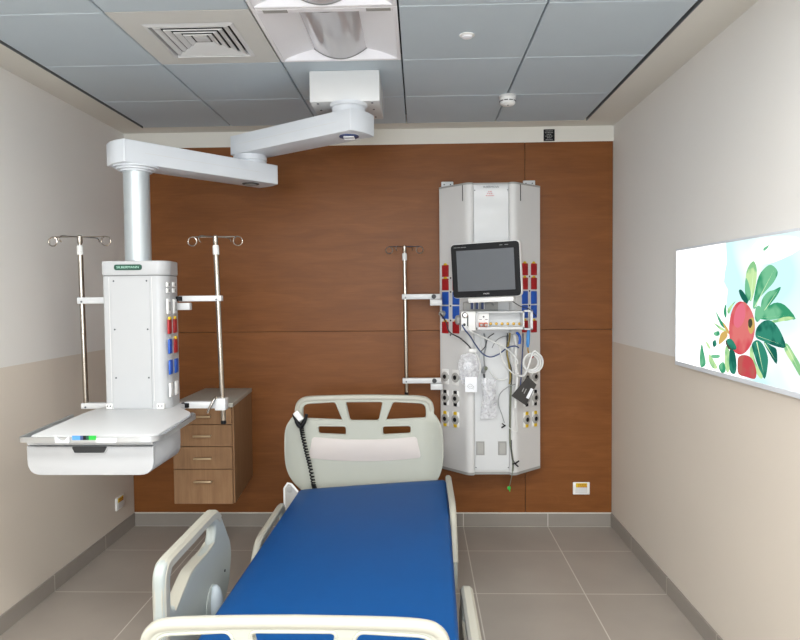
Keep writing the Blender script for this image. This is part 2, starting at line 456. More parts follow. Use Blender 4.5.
# skirting
b = MB(); b.box((.012, -.011, 0), (ROOM_W - .012, .0, .0945), .0015, 1); b.build('baseboard_back', 'base_b', kind='structure')
b = MB(); b.box((.012, -.009, .0945), (ROOM_W - .012, .004, .1)); b.build('trim_1', 'plaster', kind='structure')
b = MB(); b.box((0, REAR_Y, 0), (.011, 0, .0945), .0015, 1); b.build('baseboard_left', 'base_s', kind='structure')
b = MB(); b.box((ROOM_W - .011, REAR_Y, 0), (ROOM_W, 0, .0945), .0015, 1); b.build('baseboard_right', 'base_s', kind='structure')

# ceiling: plaster margin, dark shadow gap, 600 mm metal tiles
GX, GY, NX, NY = .2103, -.1506, 5, 15
H = ROOM_H
b = MB()
gx1 = GX + .6 * NX; gy1 = GY - .6 * NY
b.box((-.1, GY + .0, H), (ROOM_W + .1, .1, 3.1)); b.box((-.1, REAR_Y - .1, H), (GX - .012, GY, 3.1)); b.box((gx1 + .012, REAR_Y - .1, H), (ROOM_W + .1, GY, 3.1))
b.box((-.1, REAR_Y - .1, 3.05), (ROOM_W + .1, .1, 3.12))
ceil = b.build('ceiling', 'plaster', kind='structure')
b = MB(); b.box((GX - .012, gy1, H + .06), (gx1 + .012, GY, H + .075)); b.build('void_lining', 'void', ceil)
b = MB()
for x0 in (GX - .012, gx1 + .008): b.box((x0, gy1, H - .003), (x0 + .004, GY, H + .03))
b.build('edge_trim', 'gasket', ceil)
CREAM = {(1, 2)}
LIT = {(i, j) for i in (0, 2, 4) for j in (5, 8, 11)}
LAMPS = {(2, 2), (2, 3)} | LIT
bt = MB(); bc = MB()
for i in range(NX):
    for j in range(NY):
        if (i, j) in LAMPS: continue
        x0 = GX + .6 * i; y1 = GY - .6 * j
        t = bc if (i, j) in CREAM else bt
        if (i, j) in CREAM:
            # tile with an opening for the air diffuser
            for a0, a1, c0, c1 in ((.005, .115, -.599, -.001), (.485, .595, -.599, -.001), (.115, .485, -.085, -.001), (.115, .485, -.599, -.485)):
                t.box((x0 + a0, y1 + c0, H), (x0 + a1, y1 + c1, H + .03))
        else:
            t.box((x0 + .0035, y1 - .5992, H), (x0 + .5965, y1 - .0008, H + .03), .005, 1,
                  edges=lambda d, c: c.z < 0)
bt.build('ceiling_panel', 'tile', ceil); bc.build('ceiling_panel', 'tile_cream', ceil, label='cream ceiling panel around the air vent')

# ================================================================== CEILING FITTINGS
def lamp(i, j, lab, lit=False):
    x0 = GX + .6 * i; y1 = GY - .6 * j; y0 = y1 - .6
    t = thing('ceiling_lamp', lab, 'ceiling light', (x0 + .3, y0 + .3, H), 'square ceiling lamps')
    f = MB()
    for a, c, d, e in ((x0 + .004, x0 + .022, y0 + .002, y1 - .002), (x0 + .578, x0 + .596, y0 + .002, y1 - .002), (x0 + .022, x0 + .578, y0 + .002, y0 + .035), (x0 + .022, x0 + .578, y1 - .02, y1 - .002)):
        f.box((a, d, H - .002), (c, e, H + .02), .002, 1)
    f.build('frame', 'lamp_white', t)
    # vaulted reflector: shallow at the sides, deeper beside the lens, closed by end walls
    f = MB(); xs0, xs1, ye0, ye1 = x0 + .022, x0 + .578, y0 + .037, y1 - .022
    P = []
    for k in range(25):
        s = k / 24; h = .066 * math.sin(PI * s) ** .8
        P.append([(xs0 + (xs1 - xs0) * s, yy, H + h) for yy in (ye0, ye1)])
    f.grid(P)
    for yy in (ye0, ye1):
        f.poly([(p[0][0], yy, p[0][2]) for p in P] if yy == ye0 else [(p[1][0], yy, p[1][2]) for p in P][::-1])
    f.build('reflector', 'lamp_white', t)
    # bowed lens hanging slightly below the tile
    f = MB(); lw = .14; cx = x0 + .3; P = []
    for k in range(17):
        a = -1 + 2 * k / 16; zz = H + .062 - .060 * (1 - a * a)
        P.append([(cx + lw * a, ye0 + .005, zz), (cx + lw * a, ye1 - .005, zz)])
    f.grid(P)
    for q in (0, 1): f.poly([p[q] for p in P])
    f.build('lens', 'lens', t)
    f = MB()
    for q in (0, 1): f.tube([p[q] for p in P], .0035, 6)
    for a in (0, -1): f.tube([P[a][0], P[a][1]], .002, 6)
    f.build('lens_rim', 'midgrey', t)
    for q in (.05, .47):
        f = MB(); f.box((x0 + q, y0 + .006, H - .004), (x0 + q + .1, y0 + .032, H + .0), .001, 1); f.build('end_clip', 'grey_trim', t)
    return t
lamp(2, 2, 'square ceiling lamp beside the white ceiling mount and air vent')
lamp(2, 3, 'ceiling lamp cut off by the top edge of the photo')

# square air diffuser
ox, oy = GX + .6 + .3, GY - 1.2 - .285
t = thing('air_vent', 'square white louvred air diffuser in a cream ceiling tile', 'air vent', (ox, oy, H))
b = MB()
def ring(b, r0, r1, z0, z1, th=.002):
    for k in range(4):
        a = k * PI / 2; ca, sa = math.cos(a), math.sin(a)
        R = lambda x, y, z: Vector((ox + x * ca - y * sa, oy + x * sa + y * ca, z))
        q = [R(-r0, -r0, z0), R(r0, -r0, z0), R(r1, -r1, z1), R(-r1, -r1, z1)]
        b.poly(q); b.poly([p + Vector((0, 0, th)) for p in q][::-1])
ring(b, .198, .178, H - .001, H - .007); ring(b, .178, .172, H - .007, H + .02)
b.build('frame', 'white', t)
b = MB()
for k, r in enumerate((.162, .128, .095, .063)):
    h = H + .004 * k
    h = H + .002 * k
    ring(b, r, r - .023, h - .005, h + .004, .0015)
    ring(b, r + .0015, r, h - .001, h - .005, .0015)
b.build('louvre', 'white', t)
b = MB(); b.box((ox - .033, oy - .033, H + .008), (ox + .033, oy + .033, H + .016), .006, 2); b.build('centre_plate', 'white', t)
b = MB(); b.box((ox - .18, oy - .18, H + .045), (ox + .18, oy + .18, H + .05)); b.build('duct_opening', 'void', t)

# smoke detector on the tile joint
t = thing('smoke_detector', 'round white smoke detector on the ceiling tile joint', 'smoke detector', (2.614, -.73, H))
c = Vector((2.614, -.73, H))
b = MB(); b.lathe([(.05, 0), (.052, -.004), (.05, -.014)], c); b.build('base', 'offwhite', t)
b = MB(); b.lathe([(.046, -.014), (.047, -.02), (.044, -.046), (.036, -.054), (.016, -.057)], c); b.build('head', 'white_plastic', t)
b = MB()
for k in range(10):
    a = 2 * PI * k / 10; d = Vector((math.cos(a), math.sin(a), 0)); s = Vector((-d.y, d.x, 0))
    b.obox(c + d * .0455 + Vector((0, 0, -.034)), d, s, (0, 0, 1), .004, .022, .005)
b.build('sensor_slot', 'dark', t)
b = MB(); b.cyl(c + Vector((0, -.012, -.060)), c + Vector((0, -.012, -.056)), .004, n=10); b.build('indicator', 'dark', t)
# small round ceiling sensor
c = Vector((2.31, -1.643, H))
t = thing('ceiling_sensor', 'small round white cap in a plain ceiling tile', 'sensor', c)
b = MB(); b.lathe([(.034, 0), (.034, -.003), (.028, -.006)], c); b.build('rim', 'white_plastic', t)
b = MB(); b.lathe([(.025, -.005), (.022, -.012), (.008, -.016)], c); b.build('lens', 'lamp_white', t)

# dark notice plate above the panelling
b = MB(); p0, p1 = at(543.5, 129.5, y=0), at(554.5, 141, y=0)
t = thing('notice_sign', 'small black plate with pale lines above the wood panelling', 'sign', ((p0.x + p1.x) / 2, -.004, p1.z))
b.box((p0.x, -.006, p1.z), (p1.x, 0, p0.z), .001, 1); b.build('plate', 'black', t)
b = MB()
for k in range(6):
    z = p0.z - .012 - k * .0118; w = (.05, .058, .034, .05, .03, .046)[k]; cx = (p0.x + p1.x) / 2
    x = cx - w / 2
    while x < cx + w / 2:
        l = random.uniform(.005, .012); b.box((x, -.0066, z - .0022), (min(x + l, cx + w / 2), -.006, z + .0022)); x += l + .003
b.build('lettering', 'grey_trim', t)

# ================================================================== WALL SOCKETS
def wall_socket(name, lab, O, X, N):
    """plate centred at O on a wall; X runs along it, N out of it"""
    Z = Vector((0, 0, 1)); O, X, N = Vector(O), Vector(X), Vector(N)
    t = thing(name, lab, 'wall socket', O - Vector((0, 0, .05)), 'wall sockets with yellow labels')
    b = MB(); b.obox(O + N * .006, X, N, Z, .118, .012, .088, .004); b.build('plate', 'white_plastic', t)
    b = MB(); b.obox(O + N * .0128 - Z * .012, X, N, Z, .082, .003, .042, .001, 1); b.build('insert', 'offwhite', t)
    b = MB(); b.obox(O + N * .0128 + Z * .018, X, N, Z, .08, .0024, .04, .0008, 1); l = b.build('label', 'yellow', t)
    b = MB()
    for r in range(2):
        x = -.022
        while x < .034:
            w = random.uniform(.006, .012); b.obox(O + N * .0143 + X * (x + w / 2) + Z * (.026 - r * .014), X, N, Z, w, .0008, .006); x += w + .003
    b.build('lettering', 'red', l)
pa, pb = at(573, 482, y=0), at(589, 494, y=0)
wall_socket('socket_outlet', 'white socket with yellow label on the wood wall', ((pa.x + pb.x) / 2, 0, (pa.z + pb.z) / 2), (1, 0, 0), (0, -1, 0))
wall_socket('socket_outlet', 'white socket with yellow label low on the beige side wall', (0, -.225, .245), (0, 1, 0), (1, 0, 0))

# ================================================================== BACKLIT PICTURE
LX = ROOM_W - .0165
A, B_ = at(677, 249, x=LX), at(677, 361, x=LX)
LY0, LZ1, LZ0 = A.y, A.z - .010, B_.z
LY1 = LY0 - 1.2
t = thing('light_box', 'backlit apple tree picture on the side wall', 'light box', (LX, (LY0 + LY1) / 2, LZ0))
b = MB()
for y0, y1, z0, z1 in ((LY1 - .012, LY0 + .005, LZ1, LZ1 + .010), (LY1 - .012, LY0 + .005, LZ0 - .020, LZ0), (LY0, LY0 + .005, LZ0 - .020, LZ1 + .010), (LY1 - .012, LY1, LZ0 - .020, LZ1 + .010)):
    b.box((LX - .004, y0, z0), (ROOM_W, y1, z1), .001, 1)
b.build('frame', 'white_cool', t)
M['p_white'] = glow('print_white', '#ffffff', 1.35)
def sky_print():
    m = glow('print_sky', '#c9f6f8', 1.05)
    nt = m.node_tree; em = [n for n in nt.nodes if n.type == 'EMISSION'][0]
    g = nt.nodes.new('ShaderNodeNewGeometry'); no = nt.nodes.new('ShaderNodeTexNoise'); no.inputs['Scale'].default_value = 3.2; no.inputs['Detail'].default_value = 1
    nt.links.new(g.outputs['Position'], no.inputs['Vector'])
    cr = nt.nodes.new('ShaderNodeValToRGB'); e = cr.color_ramp.elements
    e[0].position = .42; e[0].color = lin('#cdf5f8'); e[1].position = .60; e[1].color = lin('#f4feff')
    nt.links.new(no.outputs['Fac'], cr.inputs['Fac']); nt.links.new(cr.outputs['Color'], em.inputs['Color'])
    return m
M['p_sky'] = sky_print()
M['p_leaf'] = glow('print_leaf', '#3f9f74', .95, '#7cc79a', 9)
M['p_leaf_dark'] = glow('print_leaf_dark', '#1f6b5c', .9, '#3a927a', 12)
M['p_leaf_pale'] = glow('print_leaf_pale', '#8ec98f', 1., '#c7e8a8', 12)
M['p_vein'] = glow('print_vein', '#d3efbf', 1.1)
M['p_apple'] = glow('print_apple', '#dc5560', .9, '#e87f7c', 7)
M['p_apple_dark'] = glow('print_apple_lower', '#d4545a', .85, '#c86a62', 9)
M['p_apple_hi'] = glow('print_apple_pink', '#e9798c', .95)
M['p_gold'] = glow('print_gold', '#d8b46a', .95)
M['p_core'] = glow('print_core', '#5c5a48', .7)
PK = ['p_white', 'p_sky', 'p_leaf', 'p_leaf_dark', 'p_leaf_pale', 'p_vein', 'p_apple', 'p_apple_dark', 'p_apple_hi', 'p_gold', 'p_core']
b = MB(); lay = [0]
def ink(pts, k, smooth=3, layer=None):
    """flat printed shape: outline traced in picture positions, lying on the box's face"""
    lay[0] += 1
    x = LX - .0004 - .00004 * lay[0]
    P = [at(u, v, x=LX) for u, v in pts]
    Q = spline([(p.y, p.z, 0) for p in P], smooth, True) if smooth else [Vector((p.y, p.z, 0)) for p in P]
    Q = [(x, min(max(q.x, LY1), LY0), min(max(q.y, LZ0), LZ1)) for q in Q]
    area = sum(Q[i - 1][1] * Q[i][2] - Q[i][1] * Q[i - 1][2] for i in range(len(Q)))
    if area > 0: Q = Q[::-1]
    b.poly(Q, PK.index(k))
b.box((LX - .0003, LY1, LZ0), (ROOM_W, LY0, LZ1), mi=0)
def yz(pts, k):
    lay[0] += 1; x = LX - .0004 - .00004 * lay[0]
    Q = [(x, y, z) for y, z in pts]
    area = sum(Q[i - 1][1] * Q[i][2] - Q[i][1] * Q[i - 1][2] for i in range(len(Q)))
    b.poly(Q[::-1] if area > 0 else Q, PK.index(k))
# sky area behind the leaves, with a ragged left edge
e = [at(u, v, x=LX) for u, v in ((726, 240), (727, 262), (725, 272), (724, 282), (728, 290), (726, 306), (734, 325), (740, 350), (745, 378))]
yz([(e[0].y, LZ1)] + [(p.y, min(max(p.z, LZ0), LZ1)) for p in e[1:-1]] + [(e[-1].y, LZ0), (LY1, LZ0), (LY1, LZ1)], 'p_sky')
ink([(750, 262), (753, 246), (766, 238), (785, 236), (799, 238), (799, 250), (775, 262), (762, 264)], 'p_white')
leaf = lambda pts, k='p_leaf', vein=None: (ink(pts, k), vein and ink([(vein[0][0] - .5, vein[0][1]), (vein[1][0], vein[1][1]), (vein[0][0] + .6, vein[0][1])], 'p_vein', 0))
leaf([(750, 301), (746, 288), (746, 275), (749, 266), (754, 261), (757, 270), (756, 284), (753, 297)], 'p_leaf_pale', ((751, 300), (754, 266)))
leaf([(747, 302), (745, 289), (746, 278), (749, 284), (751, 296)], 'p_leaf')
leaf([(753, 307), (755, 292), (759, 276), (766, 267), (772, 265), (778, 272), (774, 282), (766, 291), (759, 299), (756, 308)], 'p_leaf', ((755, 307), (774, 270)))
leaf([(761, 312), (762, 300), (768, 292), (774, 290), (781, 287), (777, 296), (770, 305), (765, 314)], 'p_leaf', ((763, 313), (779, 289)))
leaf([(758, 318), (764, 311), (774, 303), (785, 305), (796, 319), (784, 318), (770, 320)], 'p_leaf', ((760, 318), (790, 315)))
leaf([(764, 325), (774, 320), (786, 321), (795, 318), (784, 317)], 'p_leaf_pale')
leaf([(756, 308), (760, 306), (763, 314), (758, 322), (755, 318)], 'p_leaf')
leaf([(739, 291), (742, 290), (748, 299), (747, 304), (742, 299)], 'p_leaf_dark')
leaf([(764, 248), (769, 245), (770, 243), (768, 248), (764, 251)], 'p_leaf')
leaf([(784, 345), (788, 344), (795, 355), (801, 366), (801, 377), (793, 364), (786, 353)], 'p_leaf_pale', ((787, 346), (799, 370)))
leaf([(756, 337), (757, 328), (764, 321), (772, 321), (780, 330), (786, 347), (775, 346), (763, 341)], 'p_leaf_dark', ((758, 336), (783, 345)))
leaf([(764, 342), (772, 346), (777, 350), (777, 364), (770, 354)], 'p_leaf_dark', ((765, 343), (776, 360)))
leaf([(752, 345), (757, 340), (763, 344), (768, 356), (768, 366), (765, 379), (759, 368), (755, 356)], 'p_leaf_dark', ((757, 342), (764, 374)))
leaf([(752, 346), (756, 362), (763, 376), (760, 378), (753, 366), (750, 354)], 'p_leaf_pale')
# small sprigs at the left
for pts, k in (
    ([(702, 344), (704, 352), (706, 364), (701, 367), (700, 356)], 'p_leaf'),
    ([(726, 346), (730, 352), (731, 364), (728, 373), (725, 364)], 'p_leaf_pale'),
    ([(730, 350), (735, 352), (737, 366), (735, 374), (730, 370)], 'p_leaf_dark'),
    ([(714, 323), (720, 326), (727, 331), (721, 330)], 'p_leaf_pale'), ([(716, 311), (722, 321), (729, 330), (721, 325)], 'p_leaf'),
    ([(726, 304), (727, 314), (726, 318), (724, 312)], 'p_leaf'), ([(728, 309), (736, 301), (733, 306), (729, 314)], 'p_leaf_pale'),
    ([(721, 334), (726, 331), (728, 336), (723, 342), (719, 344)], 'p_gold'), ([(714, 333), (719, 331), (720, 335), (716, 336)], 'p_leaf'),
    ([(706, 341), (709, 344), (711, 349), (708, 347)], 'p_leaf_pale'), ([(710, 354), (715, 362), (718, 368), (713, 368), (709, 360)], 'p_leaf_pale'),
    ([(713, 342), (716, 340), (717, 345), (714, 347)], 'p_leaf_dark'), ([(712, 355), (720, 355), (719, 358), (713, 358)], 'p_leaf'),
    ([(719, 366), (724, 362), (726, 371), (722, 373)], 'p_leaf'), ([(726, 341), (732, 339), (734, 348), (729, 349)], 'p_core'),
    ([(723, 322), (728, 328), (730, 334), (727, 332)], 'p_gold')):
    ink(pts, k)
# apples
def apple(cx, cy, rw, rh, k, tilt=0.):
    pts = []
    for i in range(14):
        a = 2 * PI * i / 14; x, y = rw * math.cos(a), rh * math.sin(a) * (1 - .12 * math.cos(a))
        pts.append((cx + x * math.cos(tilt) - y * math.sin(tilt), cy + x * math.sin(tilt) + y * math.cos(tilt)))
    ink(pts, k)
ink([(739, 357), (745, 355), (752, 358), (756, 367), (757, 374), (755, 379), (747, 377), (739, 374), (738, 364)], 'p_apple_dark')
ink([(731, 321), (735, 305), (744, 301), (738, 312), (733, 330)], 'p_white')
apple(742.5, 328, 13, 26.5, 'p_apple', .03)
ink([(737, 308), (743, 303), (746, 311), (744, 322), (738, 328), (734, 322)], 'p_apple_hi')
ink([(749, 320), (754, 318), (755, 327), (752, 334), (749, 330)], 'p_gold')
ink([(749, 320), (752, 319), (753, 324), (751, 328), (749, 326)], 'p_core')
ink([(727, 340), (732, 339), (737, 347), (735, 350), (730, 347)], 'p_leaf_dark')
b.build('picture', PK, t, sharp=False)
# ================================================================== DRAWER CABINET ON THE BACK WALL
CX0, CX1, CY, CZ0, CZ1 = .546, .927, -.64, .37, 1.003
t = thing('drawer_cabinet', 'wood drawer unit with grey top hung on the back wall', 'cabinet', ((CX0 + CX1) / 2, CY / 2, CZ0))
b = MB(); b.prism([(CX0, CY + .02), (CX1, CY + .02), (CX1 - .05, -.0005), (CX0 - .0, -.0005)], XY, CZ0, CZ1 - .026); b.build('carcass', 'wood_cab', t)
b = MB(); b.prism([(CX0 - .003, CY - .012), (CX1 + .004, CY - .012), (CX1 - .046, -.0005), (CX0 - .003, -.0005)], XY, CZ1 - .026, CZ1, .003, 2); b.build('top', 'counter', t)
zl = [CZ1 - .030] + [at(204, v, y=CY).z for v in (424.6, 446.6, 469.3)] + [CZ0]
for k in range(4):
    z1, z0 = zl[k] - .002, zl[k + 1] + (.002 if k < 3 else 0)
    b = MB(); b.box((CX0 + .002, CY, z0), (CX1 - .010, CY + .019, z1), .0012, 1); d = b.build('drawer', 'wood_cab', t)
    zh = (z0 + z1) / 2 if k < 3 else z1 - (zl[2] - zl[3]) / 2
    xh = (CX0 + CX1) / 2
    b = MB(); b.box((xh - .056, CY - .028, zh - .006), (xh + .056, CY - .016, zh + .006), .002)
    for sx in (-.05, .05): b.cyl((xh + sx, CY - .02, zh), (xh + sx, CY + .001, zh), .004, n=8)
    b.build('handle', 'cab_handle', d)

# ================================================================== HEAD-OF-BED SERVICE UNIT
HZ0, HZ1 = .437, 2.402
WLo, WLi = Vector((2.232, -.065, 0)), Vector((2.380, -.215, 0))
WRo, WRi = Vector((2.925, -.065, 0)), Vector((2.760, -.215, 0))
t_hw = thing('bed_head_unit', 'tall white medical supply panel on the wood wall', 'medical panel', (2.578, -.1, HZ0))
plan = [(WLo.x, 0), (WLo.x, WLo.y)] + [(WLi.x, WLi.y)]
def arc(c, r, a0, a1, n=8): return [(c[0] + r * math.cos(a0 + (a1 - a0) * k / n), c[1] + r * math.sin(a0 + (a1 - a0) * k / n)) for k in range(n + 1)]
plan += [(2.394, -.231), (2.41, -.242), (2.428, -.246), (2.444, -.243), (2.452, -.234), (2.452, -.222), (2.69, -.222), (2.69, -.234), (2.698, -.243), (2.714, -.246), (2.73, -.242), (2.746, -.231)]
plan += [(WRi.x, WRi.y), (WRo.x, WRo.y), (WRo.x, 0)]
b = MB(); b.prism(plan, XY, HZ0 + .018, HZ1 - .012); b.build('housing', 'offwhite', t_hw)
b = MB(); b.prism([(p, q) for p, q in plan], lambda p, q, r: (2.578 + (p - 2.578) * 1.004, q * 1.01, r), HZ1 - .012, HZ1); b.build('top_trim', 'grey_trim', t_hw)
b = MB(); b.prism([(p, q) for p, q in plan], lambda p, q, r: (2.578 + (p - 2.578) * 1.002, q * 1.005, r), HZ0, HZ0 + .018); b.build('bottom_trim', 'grey_trim', t_hw)
b = MB(); b.box((2.455, -.232, HZ0 + .03), (2.687, -.2205, HZ1 - .02), .002, 1); b.build('centre_panel', 'white', t_hw)
for x in (2.462, 2.68):
    for z in (HZ0 + .05, HZ1 - .05): b = MB(); b.cyl((x, -.2335, z), (x, -.2315, z), .004, n=8); b.build('screw', 'screw', t_hw)
for x in (2.29, 2.86):
    b = MB(); b.box((x - .042, -.008, HZ1 + .0), (x + .042, 0, HZ1 + .048), .002, 1)
    mp_ = b.build('mounting_plate', 'white', t_hw)
    for q in (-.022, .022): b = MB(); b.cyl((x + q, -.0105, HZ1 + .028), (x + q, -.0075, HZ1 + .028), .005, n=8); b.build('screw', 'screw', mp_)
NL = Vector((-(WLo.y - WLi.y), WLo.x - WLi.x, 0)); NL = Vector((WLi.y - WLo.y, -(WLi.x - WLo.x), 0)).normalized()
TL = (WLi - WLo).normalized()
NR = Vector((-(WRi.y - WRo.y), (WRi.x - WRo.x), 0)).normalized(); TR_ = (WRo - WRi).normalized()
Zv = Vector((0, 0, 1))
def on_wing(u, v):
    left = u < 490
    return (at_plane(u, v, WLo if left else WRo, NL if left else NR), TL if left else TR_, NL if left else NR)
# dark slots near the top of the columns
for u in (462.6, 520.4):
    P, T, N = on_wing(u, 192); b = MB(); b.obox(P, T, N, Zv, .006, .004, .12); b.build('slot', 'dark', t_hw)

def power_socket(u, v, hpx, k, tab):
    P, T, N = on_wing(u, v); h = hpx / 146.
    b = MB(); b.obox(P + N * .003, T, N, Zv, .06, .008, h, .003); s = b.build('power_socket', k, t_hw, label=('red' if k == 'red' else 'blue') + ' power socket')
    b = MB(); b.obox(P + N * .0072, T, N, Zv, .034, .0012, h * .62, .0005, 1)
    for q in (-.008, .008): b.cyl(P + N * .0072 + T * q, P + N * .0086 + T * q, .003, n=8)
    b.build('socket_recess', 'red' if k == 'red' else 'blue_s', s)
    if tab:
        b = MB(); b.lathe([(.017, 0), (.017, .004), (.015, .0055)], P + Zv * (h / 2 - .003), N, 16); b.build('tab', 'yellow', s)
for u in (445.6, 456.2):
    for v, k, tab in ((271, 'red', 1), (284.5, 'red', 1), (298.3, 'blue_s', 0), (312.5, 'blue_s', 0), (327.5, 'red', 1)):
        power_socket(u, v, 11.8 if k == 'red' else 12.8, k, tab)
for u in (524.6, 533.6):
    for v, k, tab in ((269.3, 'red', 1), (283.5, 'red', 1), (297.5, 'blue_s', 0), (311.5, 'blue_s', 0), (326.5, 'red', 1)):
        power_socket(u, v, 11.8 if k == 'red' else 12.8, k, tab)
for u, vs in ((450.7, (278, 292, 306, 320.5, 335)), (529.4, (276.5, 291, 305.5, 320))):
    for v in vs:
        P, T, N = on_wing(u, v); b = MB(); b.cyl(P, P + N * .003, .006, n=10); b.build('screw', 'dark', t_hw)

def gas_outlet(u, v, k):
    P, T, N = on_wing(u, v)
    b = MB(); b.obox(P + N * .002, T, N, Zv, .062, .006, .105, .003); s = b.build('gas_outlet', 'white_plastic', t_hw)
    b = MB(); b.lathe([(.034, 0), (.034, .007), (.029, .012)], P, N, 20); b.build('collar', 'collar', s)
    b = MB(); b.lathe([(.0155, .008), (.0155, .0125), (.009, .0135)], P, N, 16); b.build('port', 'black', s)
    if k:
        for q in (-.038, .038): b = MB(); b.obox(P + N * .0045 + Zv * q, T, N, Zv, .029, .006, .032, .006); b.build('marker', k, s)
for v, k in ((377.5, None), (398.5, 'black'), (419.5, 'yellow')):
    for u in (445.6, 455.8, 526.3, 534.9): gas_outlet(u, v - (1 if u in (445.6, 534.9) else 0), k)

for u in (480.3, 502.3):
    c = at(u, 448.3, y=-.235)
    b = MB(); b.box((c.x - .029, -.236, c.z - .047), (c.x + .029, -.230, c.z + .047), .002, 1); v_ = b.build('cover_plate', 'grey_trim', t_hw, label='small grey cover plate')
    b = MB(); b.box((c.x - .019, -.239, c.z - .037), (c.x + .019, -.235, c.z + .037), .003, 1); b.build('rocker', 'collar', v_)
c = at(491, 187, y=-.2335); letters('SILBERMANN', .018, c, (1, 0, 0), (0, 0, 1), 'lettering', 'ink', t_hw, .105)
b = MB()
for k, w in enumerate((.022, .038, .055)):
    z = at(490, 191.5 + k * 2, y=-.2335).z; x = at(490, 192, y=-.2335).x - w / 2; xe = x + w
    while x < xe:
        l = random.uniform(.006, .011); b.box((x, -.2327, z - .004), (min(x + l, xe), -.2318, z + .004)); x += l + .004
b.build('warning_print', 'pink', t_hw)

# ================================================================== PATIENT MONITOR
MC = Vector((2.499, -.552, 1.811)); MW, MH = .43, .334
ya, pi_, ro = -.346, .058, -.031
MR = (Matrix.Rotation(ya, 3, 'Z') @ Matrix.Rotation(pi_, 3, 'X') @ Matrix.Rotation(ro, 3, 'Y'))
mX, mY, mZ = MR @ Vector((1, 0, 0)), MR @ Vector((0, 1, 0)), MR @ Vector((0, 0, 1))
mon = lambda p, q, r: MC + mX * p + mZ * q + mY * r
t = thing('patient_monitor', 'black framed patient monitor with switched off screen', 'monitor', MC - Vector((0, 0, MH / 2)))
rr = lambda w, h, r: rounded([(-w / 2, -h / 2), (w / 2, -h / 2), (w / 2, h / 2), (-w / 2, h / 2)], r, 5)
b = MB(); b.prism(rr(MW + .009, MH + .009, .028), mon, .004, .05, .006); b.build('casing', 'white_plastic', t)
b = MB(); b.mesh(sheet(rr(MW, MH, .026), [rr(.365, .255, .004)], .016, .003), lambda p: mon(p.x, p.y + (0 if False else 0), p.z)); 
b.build('bezel', 'black', t)
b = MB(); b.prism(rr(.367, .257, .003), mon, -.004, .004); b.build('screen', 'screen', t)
letters('PHILIPS', .011, mon(.0, -.147, -.0088), mX, mZ, 'lettering', 'offwhite', t, .036)
b = MB()
for x0, w in ((-.195, .02), (-.172, .018), (-.15, .035), (.095, .02), (.128, .022)):
    b.obox(mon(x0 + w / 2, .148, -.0085), mX, mY, mZ, w, .001, .004)
b.build('print', 'midgrey', t)
b = MB(); b.obox(mon(.02, -MH / 2 - .02, .04), mX, mY, mZ, .29, .06, .03, .006); b.build('lower_housing', 'white_plastic', t)
b = MB(); p0 = mon(0, .02, .047); b.tube([p0, p0 + Vector((.02, .08, 0)), (p0.x + .03, -.266, p0.z)], .022, 12)
b.obox((p0.x + .03, -.2505, p0.z), (1, 0, 0), (0, 1, 0), (0, 0, 1), .10, .034, .12, .004); b.build('mount_arm', 'white', t)

# ================================================================== MODULE RACK
RY = -.43
P0, P1 = at(476, 311.5, y=RY), at(524.5, 329.5, y=RY)
t = thing('module_rack', 'white measurement module rack with brass ports below monitor', 'module rack', ((P0.x + P1.x) / 2, -.33, P1.z))
b = MB()
x0, x1, z1, z0 = P0.x, P1.x, P0.z, P1.z
th = .011
b.box((x0, RY, z1 - th), (x1, -.30, z1), .002, 1); b.box((x0, RY, z0), (x1, -.30, z0 + th + .008), .002, 1)
b.box((x0, RY, z0), (x0 + th, -.30, z1), .002, 1); b.box((x1 - th, RY, z0), (x1, -.30, z1), .002, 1)
b.box((x0, -.325, z0), (x1, -.30, z1), .001, 1); b.build('rack_frame', 'white', t)
b = MB(); b.box((x0 + th, RY + .02, z0 + th), (x0 + .085, -.32, z1 - th), .002, 1)
m_ = b.build('module', 'white_plastic', t)
for q in (.02, .05):
    b = MB(); b.box((x0 + th + q - .012, RY - .018, z0 + .02), (x0 + th + q + .012, RY + .021, z0 + .046), .003); b.build('connector', 'orange', m_)
    b = MB(); b.cyl((x0 + th + q, RY - .03, z0 + .032), (x0 + th + q, RY - .016, z0 + .032), .009, n=12); b.build('plug', 'grey_trim', m_)
b = MB(); b.cyl((x0 + .05, RY + .016, z1 - .035), (x0 + .05, RY + .021, z1 - .035), .006, n=10)
for q in (.022, .06): b.box((x0 + q, RY + .0185, z1 - .055), (x0 + q + .016, RY + .0205, z1 - .051))
b.build('mark', 'ink', m_)
for u in (490.7, 496.4, 502.1, 507.8, 513.7, 519.5):
    c = at(u, 323.8, y=-.327); b = MB(); b.lathe([(.010, 0), (.010, .004), (.0065, .006)], (c.x, -.325, c.z), (0, -1, 0), 14)
    p_ = b.build('port', 'brass', t)
# open bracket at the right end
a0, a1 = at(524.5, 310, y=RY), at(533, 330, y=RY)
b = MB(); b.box((a0.x, RY, a0.z - .012), (a1.x, RY + .04, a0.z), .002, 1); b.box((a0.x, RY, a1.z), (a1.x, RY + .04, a1.z + .012), .002, 1); b.box((a1.x - .017, RY, a1.z), (a1.x, RY + .04, a0.z), .002, 1)
b.build('bracket', 'white', t)
